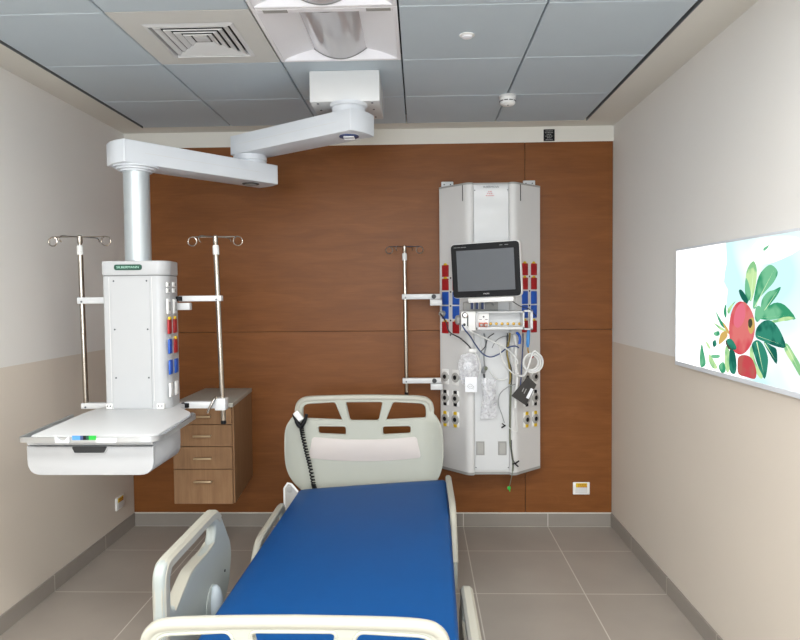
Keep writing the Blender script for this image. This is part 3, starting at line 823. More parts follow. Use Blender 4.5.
# clamp with knob at the left end
c0 = at(463, 320.5, y=RY)
b = MB(); b.box((c0.x - .012, RY, z0 - .005), (x0 - .002, -.30, z1), .004); b.build('clamp', 'white_plastic', t)
b = MB(); b.lathe([(.028, 0), (.032, .006), (.032, .02), (.022, .03), (.01, .032)], (c0.x - .014, -.34, c0.z), (-1, 0, 0), 20); b.build('clamp_knob', 'grey_trim', t)
b = MB(); b.lathe([(.018, 0), (.018, .02), (.012, .026)], (c0.x + .012, RY, z1 - .022), (0, -1, 0), 18); b.build('dial', 'steel', t)
b = MB(); b.cyl((c0.x + .008, RY - .004, z0 + .034), (c0.x + .008, RY + .002, z0 + .034), .009, n=12)
b.box((c0.x + .026, RY - .002, z0 + .015), (c0.x + .034, RY + .002, z1 - .02)); b.build('release_catch', 'dark', t)
b = MB(); b.box((x0 + .04, -.302, z0 + .02), (x0 + .20, -.2335, z1 - .02), .004); b.build('wall_bracket', 'white', t)
# plug board between monitor and rack
c0, c1 = at(463.5, 302, y=-.30), at(489, 311, y=-.30)
t = thing('cable_block', 'grey connector block with blue plugs between monitor and rack', 'connector block', ((c0.x + c1.x) / 2, -.27, c1.z))
b = MB(); b.box((c0.x, -.30, c1.z), (c1.x + .06, -.248, c0.z), .004); b.build('body', 'grey_trim', t)
for u in (472, 477, 482.5):
    c = at(u, 305.5, y=-.32)
    b = MB(); b.box((c.x - .008, -.332, c.z - .024), (c.x + .008, -.299, c.z + .020), .004); b.build('plug', 'cable_navy', t)
    b = MB(); b.box((c.x + .009, -.318, c.z - .024), (c.x + .014, -.299, c.z + .022), .001, 1); b.build('plug_collar', 'white_plastic', t)
b = MB(); b.tube(spline([at(484, 304, y=-.31), at(490, 302, y=-.33), at(494, 305, y=-.32)]), .007, 8); b.build('lead', 'cable_grey', t)

# ================================================================== CABLES, BAGS AND SMALL GEAR ON THE UNIT
def cable(lab, pts, r, m, y=-.27, name='cable', group='cables hanging on the supply panel', n=6):
    P = [at(p[0], p[1], y=(p[2] if len(p) > 2 else y)) for p in pts]
    b = MB(); b.tube(spline(P, n), r, 8)
    o = b.build(name, m, None, lab, cat='cable', group=group); return o
t = thing('plug_cable', 'black cable from a grey plug on the outer blue socket', 'cable', at(450, 330, y=-.25), 'cables hanging on the supply panel')
P, T, N = on_wing(444.6, 313.5)
b = MB(); b.lathe([(.020, .0), (.022, .012), (.018, .03), (.008, .034)], P + N * .0095, N, 16); b.build('plug', 'grey_trim', t)
b = MB(); b.tube(spline([P + N * .043, at(446, 322, y=-.2), at(449.5, 332, y=-.235), at(460, 338, y=-.27), at(468, 345, y=-.275), at(471, 349, y=-.275)]), .0045, 8); b.build('lead', 'cable_dark', t)
cable('navy cable sagging in a wide loop below the rack', [(462, 325, -.4375), (465, 330, -.445), (470, 336, -.41), (475, 344, -.36), (482, 353), (490, 357), (499, 354), (507, 348), (515, 346), (519, 348)], .0045, 'cable_navy', -.328)
cable('white cable running down slantwise across the panel centre', [(467, 326.5, -.438), (470, 331, -.455), (476, 334, -.43), (485, 338, -.385), (497, 343.5, -.375), (507, 349), (516, 358), (518, 364)], .005, 'cable_white', -.362)
cable('thick white cable bundled upright below the rack', [(514, 334, -.33), (516, 345), (515.5, 360), (517, 378), (516, 395), (515.5, 408)], .010, 'cable_white', -.30)
cable('yellow and black striped cable beside the white bundle', [(510, 333.5, -.36), (509, 341), (507, 352), (509, 364), (510.5, 376), (509.5, 384)], .006, 'cable_yellow', -.275)
cable('dark cable behind the white bundle, bending at top', [(507.5, 333.5, -.33), (507, 344), (507, 356), (511.5, 370), (511, 392)], .004, 'cable_dark', -.250)
cable('navy cable hanging straight beside the thick white bundle', [(523, 333.5, -.33), (523, 344), (522, 360), (521, 378), (520, 388)], .004, 'cable_navy', -.285)
cable('blue plug lead curled at the rack underside', [(517, 333, -.37), (519, 335), (520, 339), (519.3, 344)], .009, 'blue_s', -.345)
cable('thin grey cable arching below the rack', [(492, 348), (496, 341), (502, 337), (509, 336)], .003, 'cable_grey', -.27)
cable('thin pale cable curving round panel centre', [(490, 371), (494, 377), (501, 380), (508, 378)], .004, 'cable_white', -.262)
cable('white cable loop sweeping over the panel centre', [(499, 344), (501, 355), (506, 366), (514, 374), (519, 373)], .0045, 'cable_white', -.347)
cable('thin dark cable from under the monitor to the outer blue socket', [(512, 301, -.40), (520, 306), (529, 309), (536, 316, -.23)], .003, 'cable_dark', -.30)
cable('grey double lead hanging behind the rack front', [(484, 333.5, -.27), (486, 345), (484, 356), (485, 368)], .005, 'cable_grey', -.262)
cable('pale thin lead dropping to the tangled dark clamp', [(480, 333.5, -.27), (481, 345), (480, 360), (482, 372)], .003, 'cable_white', -.262)
cable('dark kinked lead crossing the grey leads', [(494, 333.5, -.31), (488, 338), (485, 347), (480, 352)], .0035, 'cable_dark', -.29)
# cable with clip, long olive lead, small loop
t = thing('sensor_lead', 'thin lead ending in black clip at panel centre', 'cable', at(504, 426, y=-.26), 'cables hanging on the supply panel')
b = MB(); b.tube(spline([at(516, 384, y=-.29), at(508, 387, y=-.28), at(500, 394, y=-.27), at(498.5, 404, y=-.265), at(502, 415, y=-.262), at(504.5, 423, y=-.262)]), .003, 8); b.build('lead', 'cable_grey', t)
c = at(503.5, 426.5, y=-.262); b = MB(); b.obox(c, Vector((1, 0, .6)).normalized(), (0, 1, 0), Vector((-.6, 0, 1)).normalized(), .034, .012, .010, .003)
b.obox(c + Vector((.002, 0, .012)), Vector((1, 0, -.7)).normalized(), (0, 1, 0), Vector((.7, 0, 1)).normalized(), .03, .008, .007, .002); b.build('clip', 'black', t)
t = thing('hanging_lead', 'long olive lead hanging below the panel with green clip', 'cable', at(509, 488, y=-.26), 'cables hanging on the supply panel')
b = MB(); b.tube(spline([at(511, 384, y=-.268), at(510.5, 400, y=-.262), at(510, 420, y=-.258), at(510, 440, y=-.258), at(512, 454, y=-.258), at(513, 463, y=-.258), at(512.5, 472, y=-.258), at(509.5, 486, y=-.258)]), [.006] * 36 + [.0025] * 20, 8); b.build('lead', 'cable_olive', t)
c = at(509, 488, y=-.258); b = MB(); b.obox(c, (1, 0, 0), (0, 1, 0), (0, 0, 1), .022, .012, .022, .005); b.cyl(c, c + Vector((.006, 0, -.024)), .006, .003, 10); b.build('clip', 'bright_green', t)
t = thing('clip_lead', 'black sensor clip low on the panel above the green clip', 'clip', at(515, 464, y=-.262))
c = at(515.5, 463.5, y=-.262); b = MB()
for q, (dx, dz) in enumerate(((.012, .010), (.008, -.012), (-.008, .0))):
    b.obox(c + Vector((dx, 0, dz)), Vector((1, 0, (.7, -.9, .2)[q])).normalized(), (0, 1, 0), Vector((-(.7, -.9, .2)[q], 0, 1)).normalized(), .03, .012, .009, .003)
b.build('jaw', 'black', t)
b = MB(); b.tube(spline([c, at(512.5, 459, y=-.262), at(511.6, 452, y=-.262), at(511.4, 440, y=-.262)]), .003, 8); b.build('lead', 'cable_dark', t)
cable('short white lead hooked at the end low on panel', [(516, 408), (516.5, 422), (518, 430), (515, 431.5), (508, 427)], .003, 'cable_white', -.30, 'hanging_lead')
# coiled white hose with blue connector
t = thing('coiled_hose', 'white hose coiled in loops under a blue connector', 'hose', at(531, 364, y=-.33))
pts = []
for k in range(40):
    a = PI * .5 + 2 * PI * k / 13.; r = 7.0 + .105 * k
    pts.append(at(530.5 + r * math.cos(a) * .9 + .07 * k, 362.5 - r * math.sin(a) * .95, y=-.34 - .0008 * k))
pts += [at(526, 373, y=-.37), at(521, 376, y=-.35), at(516, 374, y=-.33)]
b = MB(); b.tube(spline(pts, 3), .0065, 8); b.build('hose', 'cable_white', t)
b = MB(); c0, c1 = at(528.5, 330, y=-.40), at(527.7, 347, y=-.37)
b.tube([c0, c0.lerp(c1, .3), c0.lerp(c1, .8), c1], [.009, .012, .012, .008], 12); b.build('connector', 'sky_blue', t)
b = MB(); b.tube([c1, at(528, 351, y=-.36), at(529, 354.5, y=-.34)], .004, 8); b.build('tip', 'brass', t)
b = MB(); c = at(531, 356.5, y=-.33); b.obox(c, Vector((1, 0, -.4)).normalized(), (0, 1, 0), Vector((.4, 0, 1)).normalized(), .034, .01, .016, .003); b.build('tag', 'red', t)
# dark cuff with white print
t = thing('blood_pressure_cuff', 'dark grey cuff with white print hanging on the panel', 'cuff', at(525, 404, y=-.33))
poly = [(528, 376.5), (536.5, 384.5), (526, 405.5), (511.5, 396)]
P = [at(u, v, y=-.33) for u, v in poly]
b = MB(); b.prism(rounded([(p.x, p.z) for p in P], .006, 3), XZ, -.338, -.318, .004); b.build('cuff', 'charcoal', t)
uX = (P[1] - P[2]).normalized(); uZ = uX.cross(Vector((0, 1, 0))); uZ = -uZ if uZ.z < 0 else uZ
cc = sum(P, Vector()) / 4
ctr = at(529.8, 393.5, y=-.339)
b = MB(); b.obox(ctr, uX, (0, 1, 0), uZ, .072, .0012, .020)
b.build('white_label', 'paper', t)
b = MB()
for k in range(2): b.obox(at(525.2 - k * 2.2, 391.2 - k * 1.4, y=-.3385), uX, (0, 1, 0), uZ, .035 - .008 * k, .0012, .006)
b.build('print', 'grey_trim', t)

def film_bag(name, lab, outline, y, thick, seedk, grp='clear plastic bags on the supply panel'):
    t = thing(name, lab, 'plastic bag', at(outline[0][0], max(p[1] for p in outline), y=y), grp)
    us = [p[0] for p in outline]; vs = [p[1] for p in outline]
    P = [at(u, v, y=y) for u, v in outline]
    b = MB(); rnd = random.Random(seedk)
    n = len(P); c = sum(P, Vector()) / n
    for sgn in (1, -1):
        rows = []
        for k in range(9):
            s = k / 8
            rows.append([c.lerp(P[i % n], s) + Vector((0, sgn * -thick * (1 - s ** 2.5) + rnd.uniform(-.006, .006) * (s < .95) * (k > 0), 0)) for i in range(n + 1)])
        for r_ in rows: r_[-1] = r_[0].copy()
        b.grid(rows)
    b.build('film', 'film', t, sharp=False)
    return t
o1 = [(461, 355), (465, 353.5), (470, 353), (475, 354), (479, 358), (480, 366), (479, 374), (477, 381), (473, 385), (466, 386), (461, 383), (459, 375), (458, 364)]
t = film_bag('plastic_bag', 'round crumpled clear bag with white card in front', o1, -.285, .028, 3)
c0, c1 = at(465, 377, y=-.322), at(477, 392, y=-.322)
b = MB(); b.box((c0.x, -.324, c1.z), (c1.x, -.322, c0.z), .0004, 1); cd = b.build('white_card', 'paper', t)
b = MB()
for k in range(3): b.tube(spline([at(467 + k, 387 + k, y=-.3245), at(470, 384 + k * 2, y=-.3245), at(474, 387 + k, y=-.3245)]), .0012, 5)
b.build('pen_mark', 'cable_grey', cd)
b = MB(); b.ball(at(468, 367, y=-.285), .035, .014, .04); b.build('contents', 'paper', t)
c = at(472.8, 350.8, y=-.285); b = MB(); b.box((c.x - .025, -.292, c.z - .014), (c.x + .025, -.272, c.z + .014), .006); b.build('white_clip', 'white_plastic', t)
b = MB(); b.tube(spline([at(475, 353, y=-.285), at(478, 357, y=-.285), at(480, 364, y=-.28), at(480, 374, y=-.28)]), .006, 8); b.build('tube', 'cable_white', t)
o2 = [(481, 379), (485, 378), (490, 379), (496, 380), (496, 392), (497, 404), (496, 418), (488, 418.5), (480, 419.5), (481, 408), (482.5, 396)]
t = film_bag('plastic_bag', 'long clear bag holding thin tubing at panel centre', o2, -.275, .022, 9)
b = MB(); b.tube(spline([at(485, 378, y=-.275), at(485.5, 388, y=-.277), at(485, 398, y=-.275)]), .009, 10); b.build('syringe', 'paper', t)
b = MB(); b.tube(spline([at(489, 382, y=-.275), at(494, 390, y=-.278), at(495, 400, y=-.275), at(490, 408, y=-.275), at(492, 396, y=-.275)]), .003, 8); b.build('tubing', 'cable_grey', t)
c = at(484, 370, y=-.275)
t = thing('tubing_clamp', 'dark tangled clamp and fittings above the long clear bag', 'clamp', c - Vector((0, 0, .04)))
b = MB(); b.obox(c, Vector((1, 0, -.3)).normalized(), (0, 1, 0), Vector((.3, 0, 1)).normalized(), .026, .02, .05, .008); b.build('clamp', 'midgrey', t)
b = MB(); b.cyl(at(484, 374, y=-.27), at(484.5, 379, y=-.27), .008, .006, 10); b.build('spout', 'cable_dark', t)
b = MB(); b.ball(c + Vector((.012, -.012, .012)), .012, .01, .014); b.build('valve', 'cable_olive', t)

# ================================================================== IV POLES
def hook_rail(b, top, w, drop=.022, d=Vector((1, 0, 0)), extra=False):
    for s in (-1, 1):
        pts = [top, top + d * s * (w - .03)]
        for k in range(11):
            a = PI / 2 - (k / 10) * 1.85 * PI
            pts.append(top + d * s * (w - .024 + .024 * math.cos(a)) + Vector((0, -.002 * k * .4, -.024 + .024 * math.sin(a))))
        b.tube(pts, .0035, 6)
    e = Vector((.0, 1, 0))
    pts = [top, top + Vector((-.03, -.05, -.002)), top + Vector((-.05, -.085, -.002)), top + Vector((-.055, -.1, -.02)), top + Vector((-.048, -.088, -.035))]
    b.tube(spline(pts, 4), .0032, 6)
    pts = [top, top + Vector((.03, .05, -.0)), top + Vector((.05, .085, -.002)), top + Vector((.055, .1, -.02))]
    b.tube(spline(pts, 4), .0032, 6)
def iv_pole(lab, top, bottom, w, brackets):
    top, bottom = Vector(top), Vector(bottom)
    t = thing('iv_pole', lab, 'iv pole', bottom, 'steel drip poles')
    ax = (top - bottom).normalized(); L = (top - bottom).length
    b = MB(); b.cyl(bottom + ax * .02, top - ax * .085, .0135, n=20); b.cyl(top - ax * .1, top - ax * .03, .0095, n=16); b.build('pole', 'steel', t)
    b = MB(); b.cyl(bottom, bottom + ax * .02, .0145, n=20, bev=.003); b.build('end_cap', 'black', t)
    b = MB(); b.lathe([(.0155, 0), (.0165, .004), (.0165, .04), (.013, .05)], top - ax * .098, ax, 20); b.build('clamp_collar', 'cable_white', t)
    b = MB(); b.lathe([(.012, -.03), (.0135, -.024), (.0135, .008), (.008, .014)], top - ax * .01, ax, 16); hd = b.build('hook_head', 'steel', t)
    b = MB(); hook_rail(b, top - ax * .004, w); b.build('hook_rail', 'steel', hd)
    for k, (p0, p1, hh) in enumerate(brackets):
        p0, p1 = Vector(p0), Vector(p1); X = (p1 - p0); l = X.length; X.normalize(); Y = Vector((0, 0, 1)).cross(X)
        b = MB(); b.obox((p0 + p1) / 2, X, Y, Zv, l, .042, hh, .004); br_ = b.build('bracket', 'white', t)
        b = MB(); b.cyl(p1 - X * .025 + Vector((0, -.022, -.006)), p1 - X * .025 + Vector((0, -.0195, -.006)), .005, n=10); b.build('screw', 'screw', br_)
    return t
BODY_L, BODY_R = .506, .808
# left of the ceiling arm's head
y1 = -1.24
tp, bt_ = at(79.6, 236, y=y1), at(86.2, 408, y=y1)
za = at(90, 300.5, y=y1).z; zb = at(95, 405.5, y=y1).z
px = lambda z: tp.x + (bt_.x - tp.x) * (tp.z - z) / (tp.z - bt_.z)
iv_pole('steel IV pole standing against the painted side wall', tp, bt_, .165, [((BODY_L + .0, y1, za), (px(za) - .018, y1, za), .034), ((BODY_L + .0, y1, zb), (px(zb) - .018, y1, zb), .03)])
# right of the ceiling arm's head
y2 = -1.2
tp2, bt2 = at(215.3, 236, y=y2), at(223.6, 424, y=y2)
za2 = at(200, 298.5, y=y2).z; zb2 = at(205, 404.5, y=y2).z
px2 = lambda z: tp2.x + (bt2.x - tp2.x) * (tp2.z - z) / (tp2.z - bt2.z)
ivp = iv_pole('steel IV pole in front of the wood wall above the drawer cabinet', tp2, bt2, .145, [((BODY_R + .01, y2, za2), (px2(za2) + .022, y2, za2), .030), ((BODY_R + .03, y2, zb2), (px2(zb2) + .02, y2, zb2), .036)])
b = MB(); pv = at(208, 411, y=y2 - .05); b.tube([pv + Vector((0, 0, -.012)), pv, at(214.5, 399, y=y2 - .04), at(216, 397.5, y=y2 - .02)], .007, 10); b.build('clamp_lever', 'steel', ivp)
for z, x in ((za2, BODY_R + .012), (zb2, BODY_R + .036)): b = MB(); b.cyl((x, y2 - .01, z - .012), (x, y2 - .01, z + .012), .024, n=14); b.build('hinge_knob', 'black', ivp)
b = MB(); b.box((BODY_R - .001, y2 - .02, za2 - .06), (BODY_R + .07, y2 + .02, za2 - .022), .004); b.build('lower_bracket', 'white', ivp)
b = MB(); c = px2(zb2); b.box((c - .035, y2 - .03, zb2 - .028), (c + .022, y2 + .03, zb2 + .036), .005); b.build('clamp_block', 'white', ivp)
# on the service unit
y3 = -.15
tp3, bt3 = at(404.4, 246, y=y3), at(406.6, 395, y=y3)
za3, zb3 = at(415, 296.7, y=y3).z, at(415, 380.5, y=y3).z
iv3 = iv_pole('steel IV pole bracketed to the tall white supply panel', tp3, bt3, .128, [((2.232, y3, za3), (tp3.x - .02, y3, za3), .036), ((2.232, y3, zb3), (tp3.x - .02, y3, zb3), .036)])
for z in (za3, zb3):
    b = MB(); b.box((2.16, y3 - .03, z - .062), (2.243, y3 + .03, z - .02), .004); b.build('lower_bracket', 'white', iv3)
    b = MB(); b.cyl((2.186, y3 - .024, z), (2.186, y3 - .018, z), .016, n=12); b.build('hinge_knob', 'dark', iv3)

# ================================================================== CEILING SUPPLY ARM
PIV = Vector((1.724, -1.155, 0)); JNT = Vector((1.08, -.70, 0)); COLM = Vector((.625, -1.25, 0))
t = thing('ceiling_supply_unit', 'white two-armed medical pendant hung from the ceiling with drawer tray', 'medical pendant', (PIV.x, PIV.y, H))
b = MB(); p0, p1 = at(308.8, 71, z=H), at(379.5, 71, z=H)
by0 = p0.y; bx0, bx1 = p0.x, p1.x; bz = at(345, 101.5, y=by0).z
b.box((bx0 + .002, by0, bz), (bx1, by0 + .35, H), .004); cb = b.build('ceiling_box', 'white', t)
for x in (bx0 + .04, bx1 - .04):
    for y in (by0 + .03, by0 + .15, by0 + .30): b = MB(); b.cyl((x, y, bz - .003), (x, y, bz + .001), .006, n=10); b.build('screw', 'screw', cb)
U0, U1 = 2.500, 2.612
b = MB(); b.lathe([(.098, 0), (.098, -.016), (.088, -.022), (.088, -.058)], (PIV.x, PIV.y, bz)); b.build('pivot_collar', 'white_cool', t)

def arm(name, A, B, zb, zt, w, ea, eb, parent):
    """box-section arm from axis A to axis B; ea, eb: how far it runs on past each axis"""
    d = (B - A).normalized(); s = Vector((-d.y, d.x, 0))
    fn = lambda p, q, r: tuple(A + d * p + s * q)[:2] + (r,)
    L = (B - A).length
    b = MB(); b.prism([(-ea, -w / 2), (L + eb, -w / 2), (L + eb, w / 2), (-ea, w / 2)], fn, zb, zt, .005)
    ao = b.build(name, 'white_cool', parent)
    for x0, sg in ((-ea - .001, -1), (L + eb + .001, 1)):
        cap = rounded([(x0, -w / 2), (x0 + sg * .008, -w / 2), (x0 + sg * .03, 0), (x0 + sg * .008, w / 2), (x0, w / 2)], [0, .006, .08, .006, 0], 6)
        b = MB(); b.prism(cap, fn, zb, zt, .004); b.build('end_cap', 'white_cool', ao)
    for sd in (-1, 1):
        b = MB(); b.prism([(0, sd * w / 2 - .0006), (L, sd * w / 2 - .0006), (L, sd * w / 2 + .0006), (0, sd * w / 2 + .0006)], fn, zb + (zt - zb) * .49, zb + (zt - zb) * .51)
        b.build('seam', 'white', ao)
    return ao
ua = arm('upper_arm', PIV, JNT, U0, U1, .19, .085, .055, t)
b = MB(); b.lathe([(.052, 0), (.052, -.004), (.048, -.006)], (PIV.x, PIV.y, U0)); e = b.build('badge_ring', 'cable_navy', ua)
b = MB(); b.box((PIV.x - .028, PIV.y - .028, U0 - .0085), (PIV.x + .028, PIV.y + .028, U0 - .0055), .006); b.build('badge_plate', 'paper', e)
L0, L1 = 2.337, 2.452
b = MB(); b.lathe([(.098, 0), (.098, -.03), (.09, -.032), (.09, -.038), (.098, -.040), (.098, L1 - U0)], (JNT.x, JNT.y, U0)); b.build('elbow_joint', 'white_cool', t)
la = arm('lower_arm', JNT, COLM, L0, L1, .19, .122, .100, t)
b = MB(); b.lathe([(.05, 0), (.05, -.003), (.044, -.005)], (JNT.x, JNT.y, L0)); e = b.build('badge_ring', 'dark', la)
b = MB(); b.lathe([(.036, -.003), (.034, -.008)], (JNT.x, JNT.y, L0)); b.build('badge_plate', 'grey_trim', e)
b = MB(); b.lathe([(.112, 0), (.112, -.008), (.096, -.010), (.096, -.018), (.078, -.020), (.078, -.028)], (COLM.x, COLM.y, L0)); b.build('column_flange', 'white_cool', t)
BZ0, BZ1, CAPZ = 1.098, 1.846, 1.774
b = MB(); b.cyl((COLM.x, COLM.y, BZ1 - .01), (COLM.x, COLM.y, L0), .065, n=40); b.build('column', 'alu_paint', t)
# service head: aluminium profile with rounded corners
FY = -1.385
plan = rounded([(.496, FY), (.790, FY), (.820, -1.338), (.803, -1.172), (.508, -1.172)], [.016, .03, .03, .03, .03], 5)
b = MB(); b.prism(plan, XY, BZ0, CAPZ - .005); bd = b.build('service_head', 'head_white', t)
cen = Vector((.66, -1.27))
capp = [(cen.x + (p - cen.x) * 1.02, cen.y + (q - cen.y) * 1.03) for p, q in plan]
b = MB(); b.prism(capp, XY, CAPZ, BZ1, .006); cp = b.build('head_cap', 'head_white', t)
b = MB(); b.prism([(cen.x + (p - cen.x) * .99, cen.y + (q - cen.y) * .99) for p, q in plan], XY, CAPZ - .006, CAPZ + .001); b.build('shadow_gap', 'midgrey', t)
b0, b1 = at(114, 264.6, y=FY - .006), at(141.8, 270, y=FY - .006)
b = MB(); b.prism(rounded([(b0.x, b1.z), (b1.x, b1.z), (b1.x, b0.z), (b0.x, b0.z)], .0135, 6), XZ, FY - .0085, FY - .003); bg = b.build('badge', 'green', cp)
letters('SILBERMANN', .016, ((b0.x + b1.x) / 2, FY - .0092, (b0.z + b1.z) / 2), (1, 0, 0), (0, 0, 1), 'lettering', 'mint', bg, .112)
f0, f1 = at(110.5, 278, y=FY), at(152, 408, y=FY)
fx0, fx1 = f0.x + .003, f1.x + .004
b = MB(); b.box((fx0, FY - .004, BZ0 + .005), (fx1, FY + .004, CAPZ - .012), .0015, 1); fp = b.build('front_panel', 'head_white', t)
for x in (fx0 + .014, fx1 - .014):
    for z in (1.745, 1.502, 1.258): b = MB(); b.cyl((x, FY - .0055, z), (x, FY - .0035, z), .0045, n=10); b.build('screw', 'screw', fp)
for x in (fx0 - .013, fx1 + .009): b = MB(); b.box((x, FY - .0016, BZ0 + .04), (x + .003, FY + .004, CAPZ - .010), .0005, 1); b.build('profile_rib', 'offwhite', t)
for x0, x1 in ((.503, .536), (.762, .80)):
    b = MB(); b.box((x0, FY - .012, BZ0 + .002), (x1, FY + .004, BZ0 + .03), .003); ft = b.build('foot_clamp', 'white_plastic', t)
    for q in (.28, .72): b = MB(); b.cyl((x0 + (x1 - x0) * q, FY - .0135, BZ0 + .018), (x0 + (x1 - x0) * q, FY - .0115, BZ0 + .018), .004, n=8); b.build('screw', 'screw', ft)
# outlets on the right side of the head
SA, SB = Vector((.820, -1.338, 0)), Vector((.803, -1.172, 0))
ST = (SB - SA).normalized(); SN = Vector((ST.y, -ST.x, 0)); SN = SN if SN.x > 0 else -SN
def side_item(name, u, v, h, k, lab=None, tab=False, w=.052, th=.01):
    P = at_plane(u, v, SA, SN)
    b = MB(); b.obox(P + SN * (th / 2 - .002), ST, SN, Zv, w, th, h, .003); o = b.build(name, k, t, label=lab)
    if tab:
        q = MB(); q.obox(P + SN * .004 + Zv * (h / 2 + .006), ST, SN, Zv, .026, .012, .016, .003); q.build('tab', 'yellow', o)
    return P, o
for v in (284.5, 290.5):
    for u in (167.2, 173.0):
        P, o = side_item('data_port', u, v, .022, 'white_plastic', w=.042)
        b = MB(); b.obox(P + SN * .0085 + ST * .01, ST, SN, Zv, .012, .002, .014); b.build('port_opening', 'midgrey', o)
for u in (168.0, 174.0):
    P, o = side_item('rocker_switch', u, 306.3, .075, 'white_plastic', w=.05)
    b = MB(); b.obox(P + SN * .0085, ST, SN, Zv, .022, .003, .045, .001, 1); b.build('rocker', 'grey_trim', o)
for u, v, k, tab in ((169.0, 326.6, 'red', 1), (174.4, 325.8, 'red', 1), (169.7, 346.2, 'blue_s', 0), (175.1, 345.6, 'red', 1), (170.3, 367, 'blue_s', 0), (175.7, 365.5, 'blue_s', 0)):
    P, o = side_item('power_socket', u, v, .073, k, ('red' if k == 'red' else 'blue') + ' power socket', tab)
    b = MB(); b.obox(P + SN * .0085, ST, SN, Zv, .03, .0016, .05, .0006, 1); b.build('socket_recess', k, o)
for u, v in ((170.6, 389.6), (176.0, 387.5)):
    P, o = side_item('rocker_switch', u, v, .07, 'white_plastic', w=.046)
    b = MB(); b.obox(P + SN * .0085, ST, SN, Zv, .024, .003, .042, .001, 1); b.build('rocker', 'offwhite', o)
# shelf with drawer
TZ = BZ0
ty0 = -2.0
shelf = rounded([(.478, ty0), (1.005, ty0), (.978, -1.49), (.85, -1.32), (.84, -1.15), (.47, -1.15), (.43, -1.45)], [.02, .05, .06, .02, .01, .06, .06], 5)
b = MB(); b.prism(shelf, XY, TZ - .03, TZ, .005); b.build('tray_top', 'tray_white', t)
DZ0 = at(90, 475.3, y=ty0 + .03).z
dx0, dx1 = at(27, 460, y=ty0 + .03).x, at(153.5, 460, y=ty0 + .03).x
fr = rounded([(dx0, TZ - .03), (dx0, DZ0), (dx1, DZ0), (dx1, TZ - .03)], [.002, .062, .062, .002], 6)
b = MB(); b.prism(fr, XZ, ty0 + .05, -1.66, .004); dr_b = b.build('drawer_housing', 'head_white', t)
zgap = at(90, 446, y=ty0 + .03).z
fr2 = rounded([(dx0, zgap), (dx0, DZ0), (dx1, DZ0), (dx1, zgap)], [.002, .062, .062, .002], 6)
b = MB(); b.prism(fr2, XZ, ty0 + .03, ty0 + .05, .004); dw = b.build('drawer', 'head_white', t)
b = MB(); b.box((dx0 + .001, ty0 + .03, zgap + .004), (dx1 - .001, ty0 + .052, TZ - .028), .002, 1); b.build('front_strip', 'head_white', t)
h0, h1 = at(72.5, 446.5, y=ty0 + .028), at(106.5, 452.5, y=ty0 + .028)
b = MB(); b.prism(rounded([(h0.x, h0.z), (h0.x, h1.z), (h1.x, h1.z), (h1.x, h0.z)], [.002, .016, .016, .002], 5), XZ, ty0 + .026, ty0 + .032); b.build('grip_recess', 'dark', dw)
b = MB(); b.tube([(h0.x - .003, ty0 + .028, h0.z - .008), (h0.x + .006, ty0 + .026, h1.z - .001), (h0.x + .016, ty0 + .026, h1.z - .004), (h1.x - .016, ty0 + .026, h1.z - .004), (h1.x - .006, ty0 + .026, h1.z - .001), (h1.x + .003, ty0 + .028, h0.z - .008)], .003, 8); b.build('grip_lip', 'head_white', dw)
# equipment rail round the tray
rp = rounded([(.405, -1.53), (.455, ty0 - .032), (1.032, ty0 - .032), (1.005, -1.53), (.975, -1.49)], [0, .02, .08, .03, 0], 6)
rp = [(x, y, TZ - .009) for x, y in rp]
b = MB(); b.tube(rp, 0, flat=(.010, .021)); rl = b.build('equipment_rail', 'alu', t)
b = MB()
for x, y in ((.432, -1.75), (.60, ty0 - .02), (.86, ty0 - .02), (.995, -1.80), (.985, -1.62)): b.cyl((x, y - .0, TZ - .016), (x + (.014 if x < .5 else (-.0 if x < .9 else .02)), y + (0 if x > .9 or x < .5 else -.0) + .004, TZ - .016), .008, n=10)
b.build('rail_spacer', 'grey_trim', t)
c0, c1 = at(72, 435.8, y=ty0 - .04), at(96, 440, y=ty0 - .04)
b = MB(); w = (c1.x - c0.x)
for k, (q0, q1) in enumerate(((0, .34), (.34, .46), (.46, .58), (.58, .70), (.70, 1))):
    b.box((c0.x + w * q0, ty0 - .0400, c1.z), (c0.x + w * q1, ty0 - .0366, c0.z), mi=(0, 1, 2, 3, 4)[k])
b.build('colour_strip', ['sky_blue', 'cable_navy', 'black', 'green', 'bright_green'], t)
c = at(63, 433, y=ty0 - .03)
b = MB(); b.prism([(c.x - .03, TZ + .004), (c.x - .022, TZ + .004), (c.x - .006, TZ - .012), (c.x + .012, TZ - .010), (c.x + .028, TZ + .006), (c.x + .034, TZ + .006), (c.x + .03, TZ - .021), (c.x - .026, TZ - .021)], XZ, ty0 - .044, ty0 - .036, .001, 1); b.build('rail_hook', 'white', t)
b = MB(); c = at(103.5, 437, y=ty0 - .035); b.box((c.x - .03, ty0 - .0395, TZ - .021), (c.x + .055, ty0 - .0365, TZ - .001), .001, 1); b.build('rail_cover', 'white', t)

# ================================================================== HOSPITAL BED
BA = 0.
BO = Vector((1.738, -.58, 0))   # middle of the headboard at floor level
bX = Vector((math.cos(BA), -math.sin(BA) * 0, 0)); bX = Vector((math.cos(BA), -math.sin(BA), 0)); bY = Vector((math.sin(BA), math.cos(BA), 0))
bed = lambda p, q, r: BO + bX * p + bY * q + Vector((0, 0, r))      # p across, q towards the wall, r up
t = thing('hospital_bed', 'wheeled hospital bed with cream end boards and blue mattress', 'bed', BO + bY * -1.0)

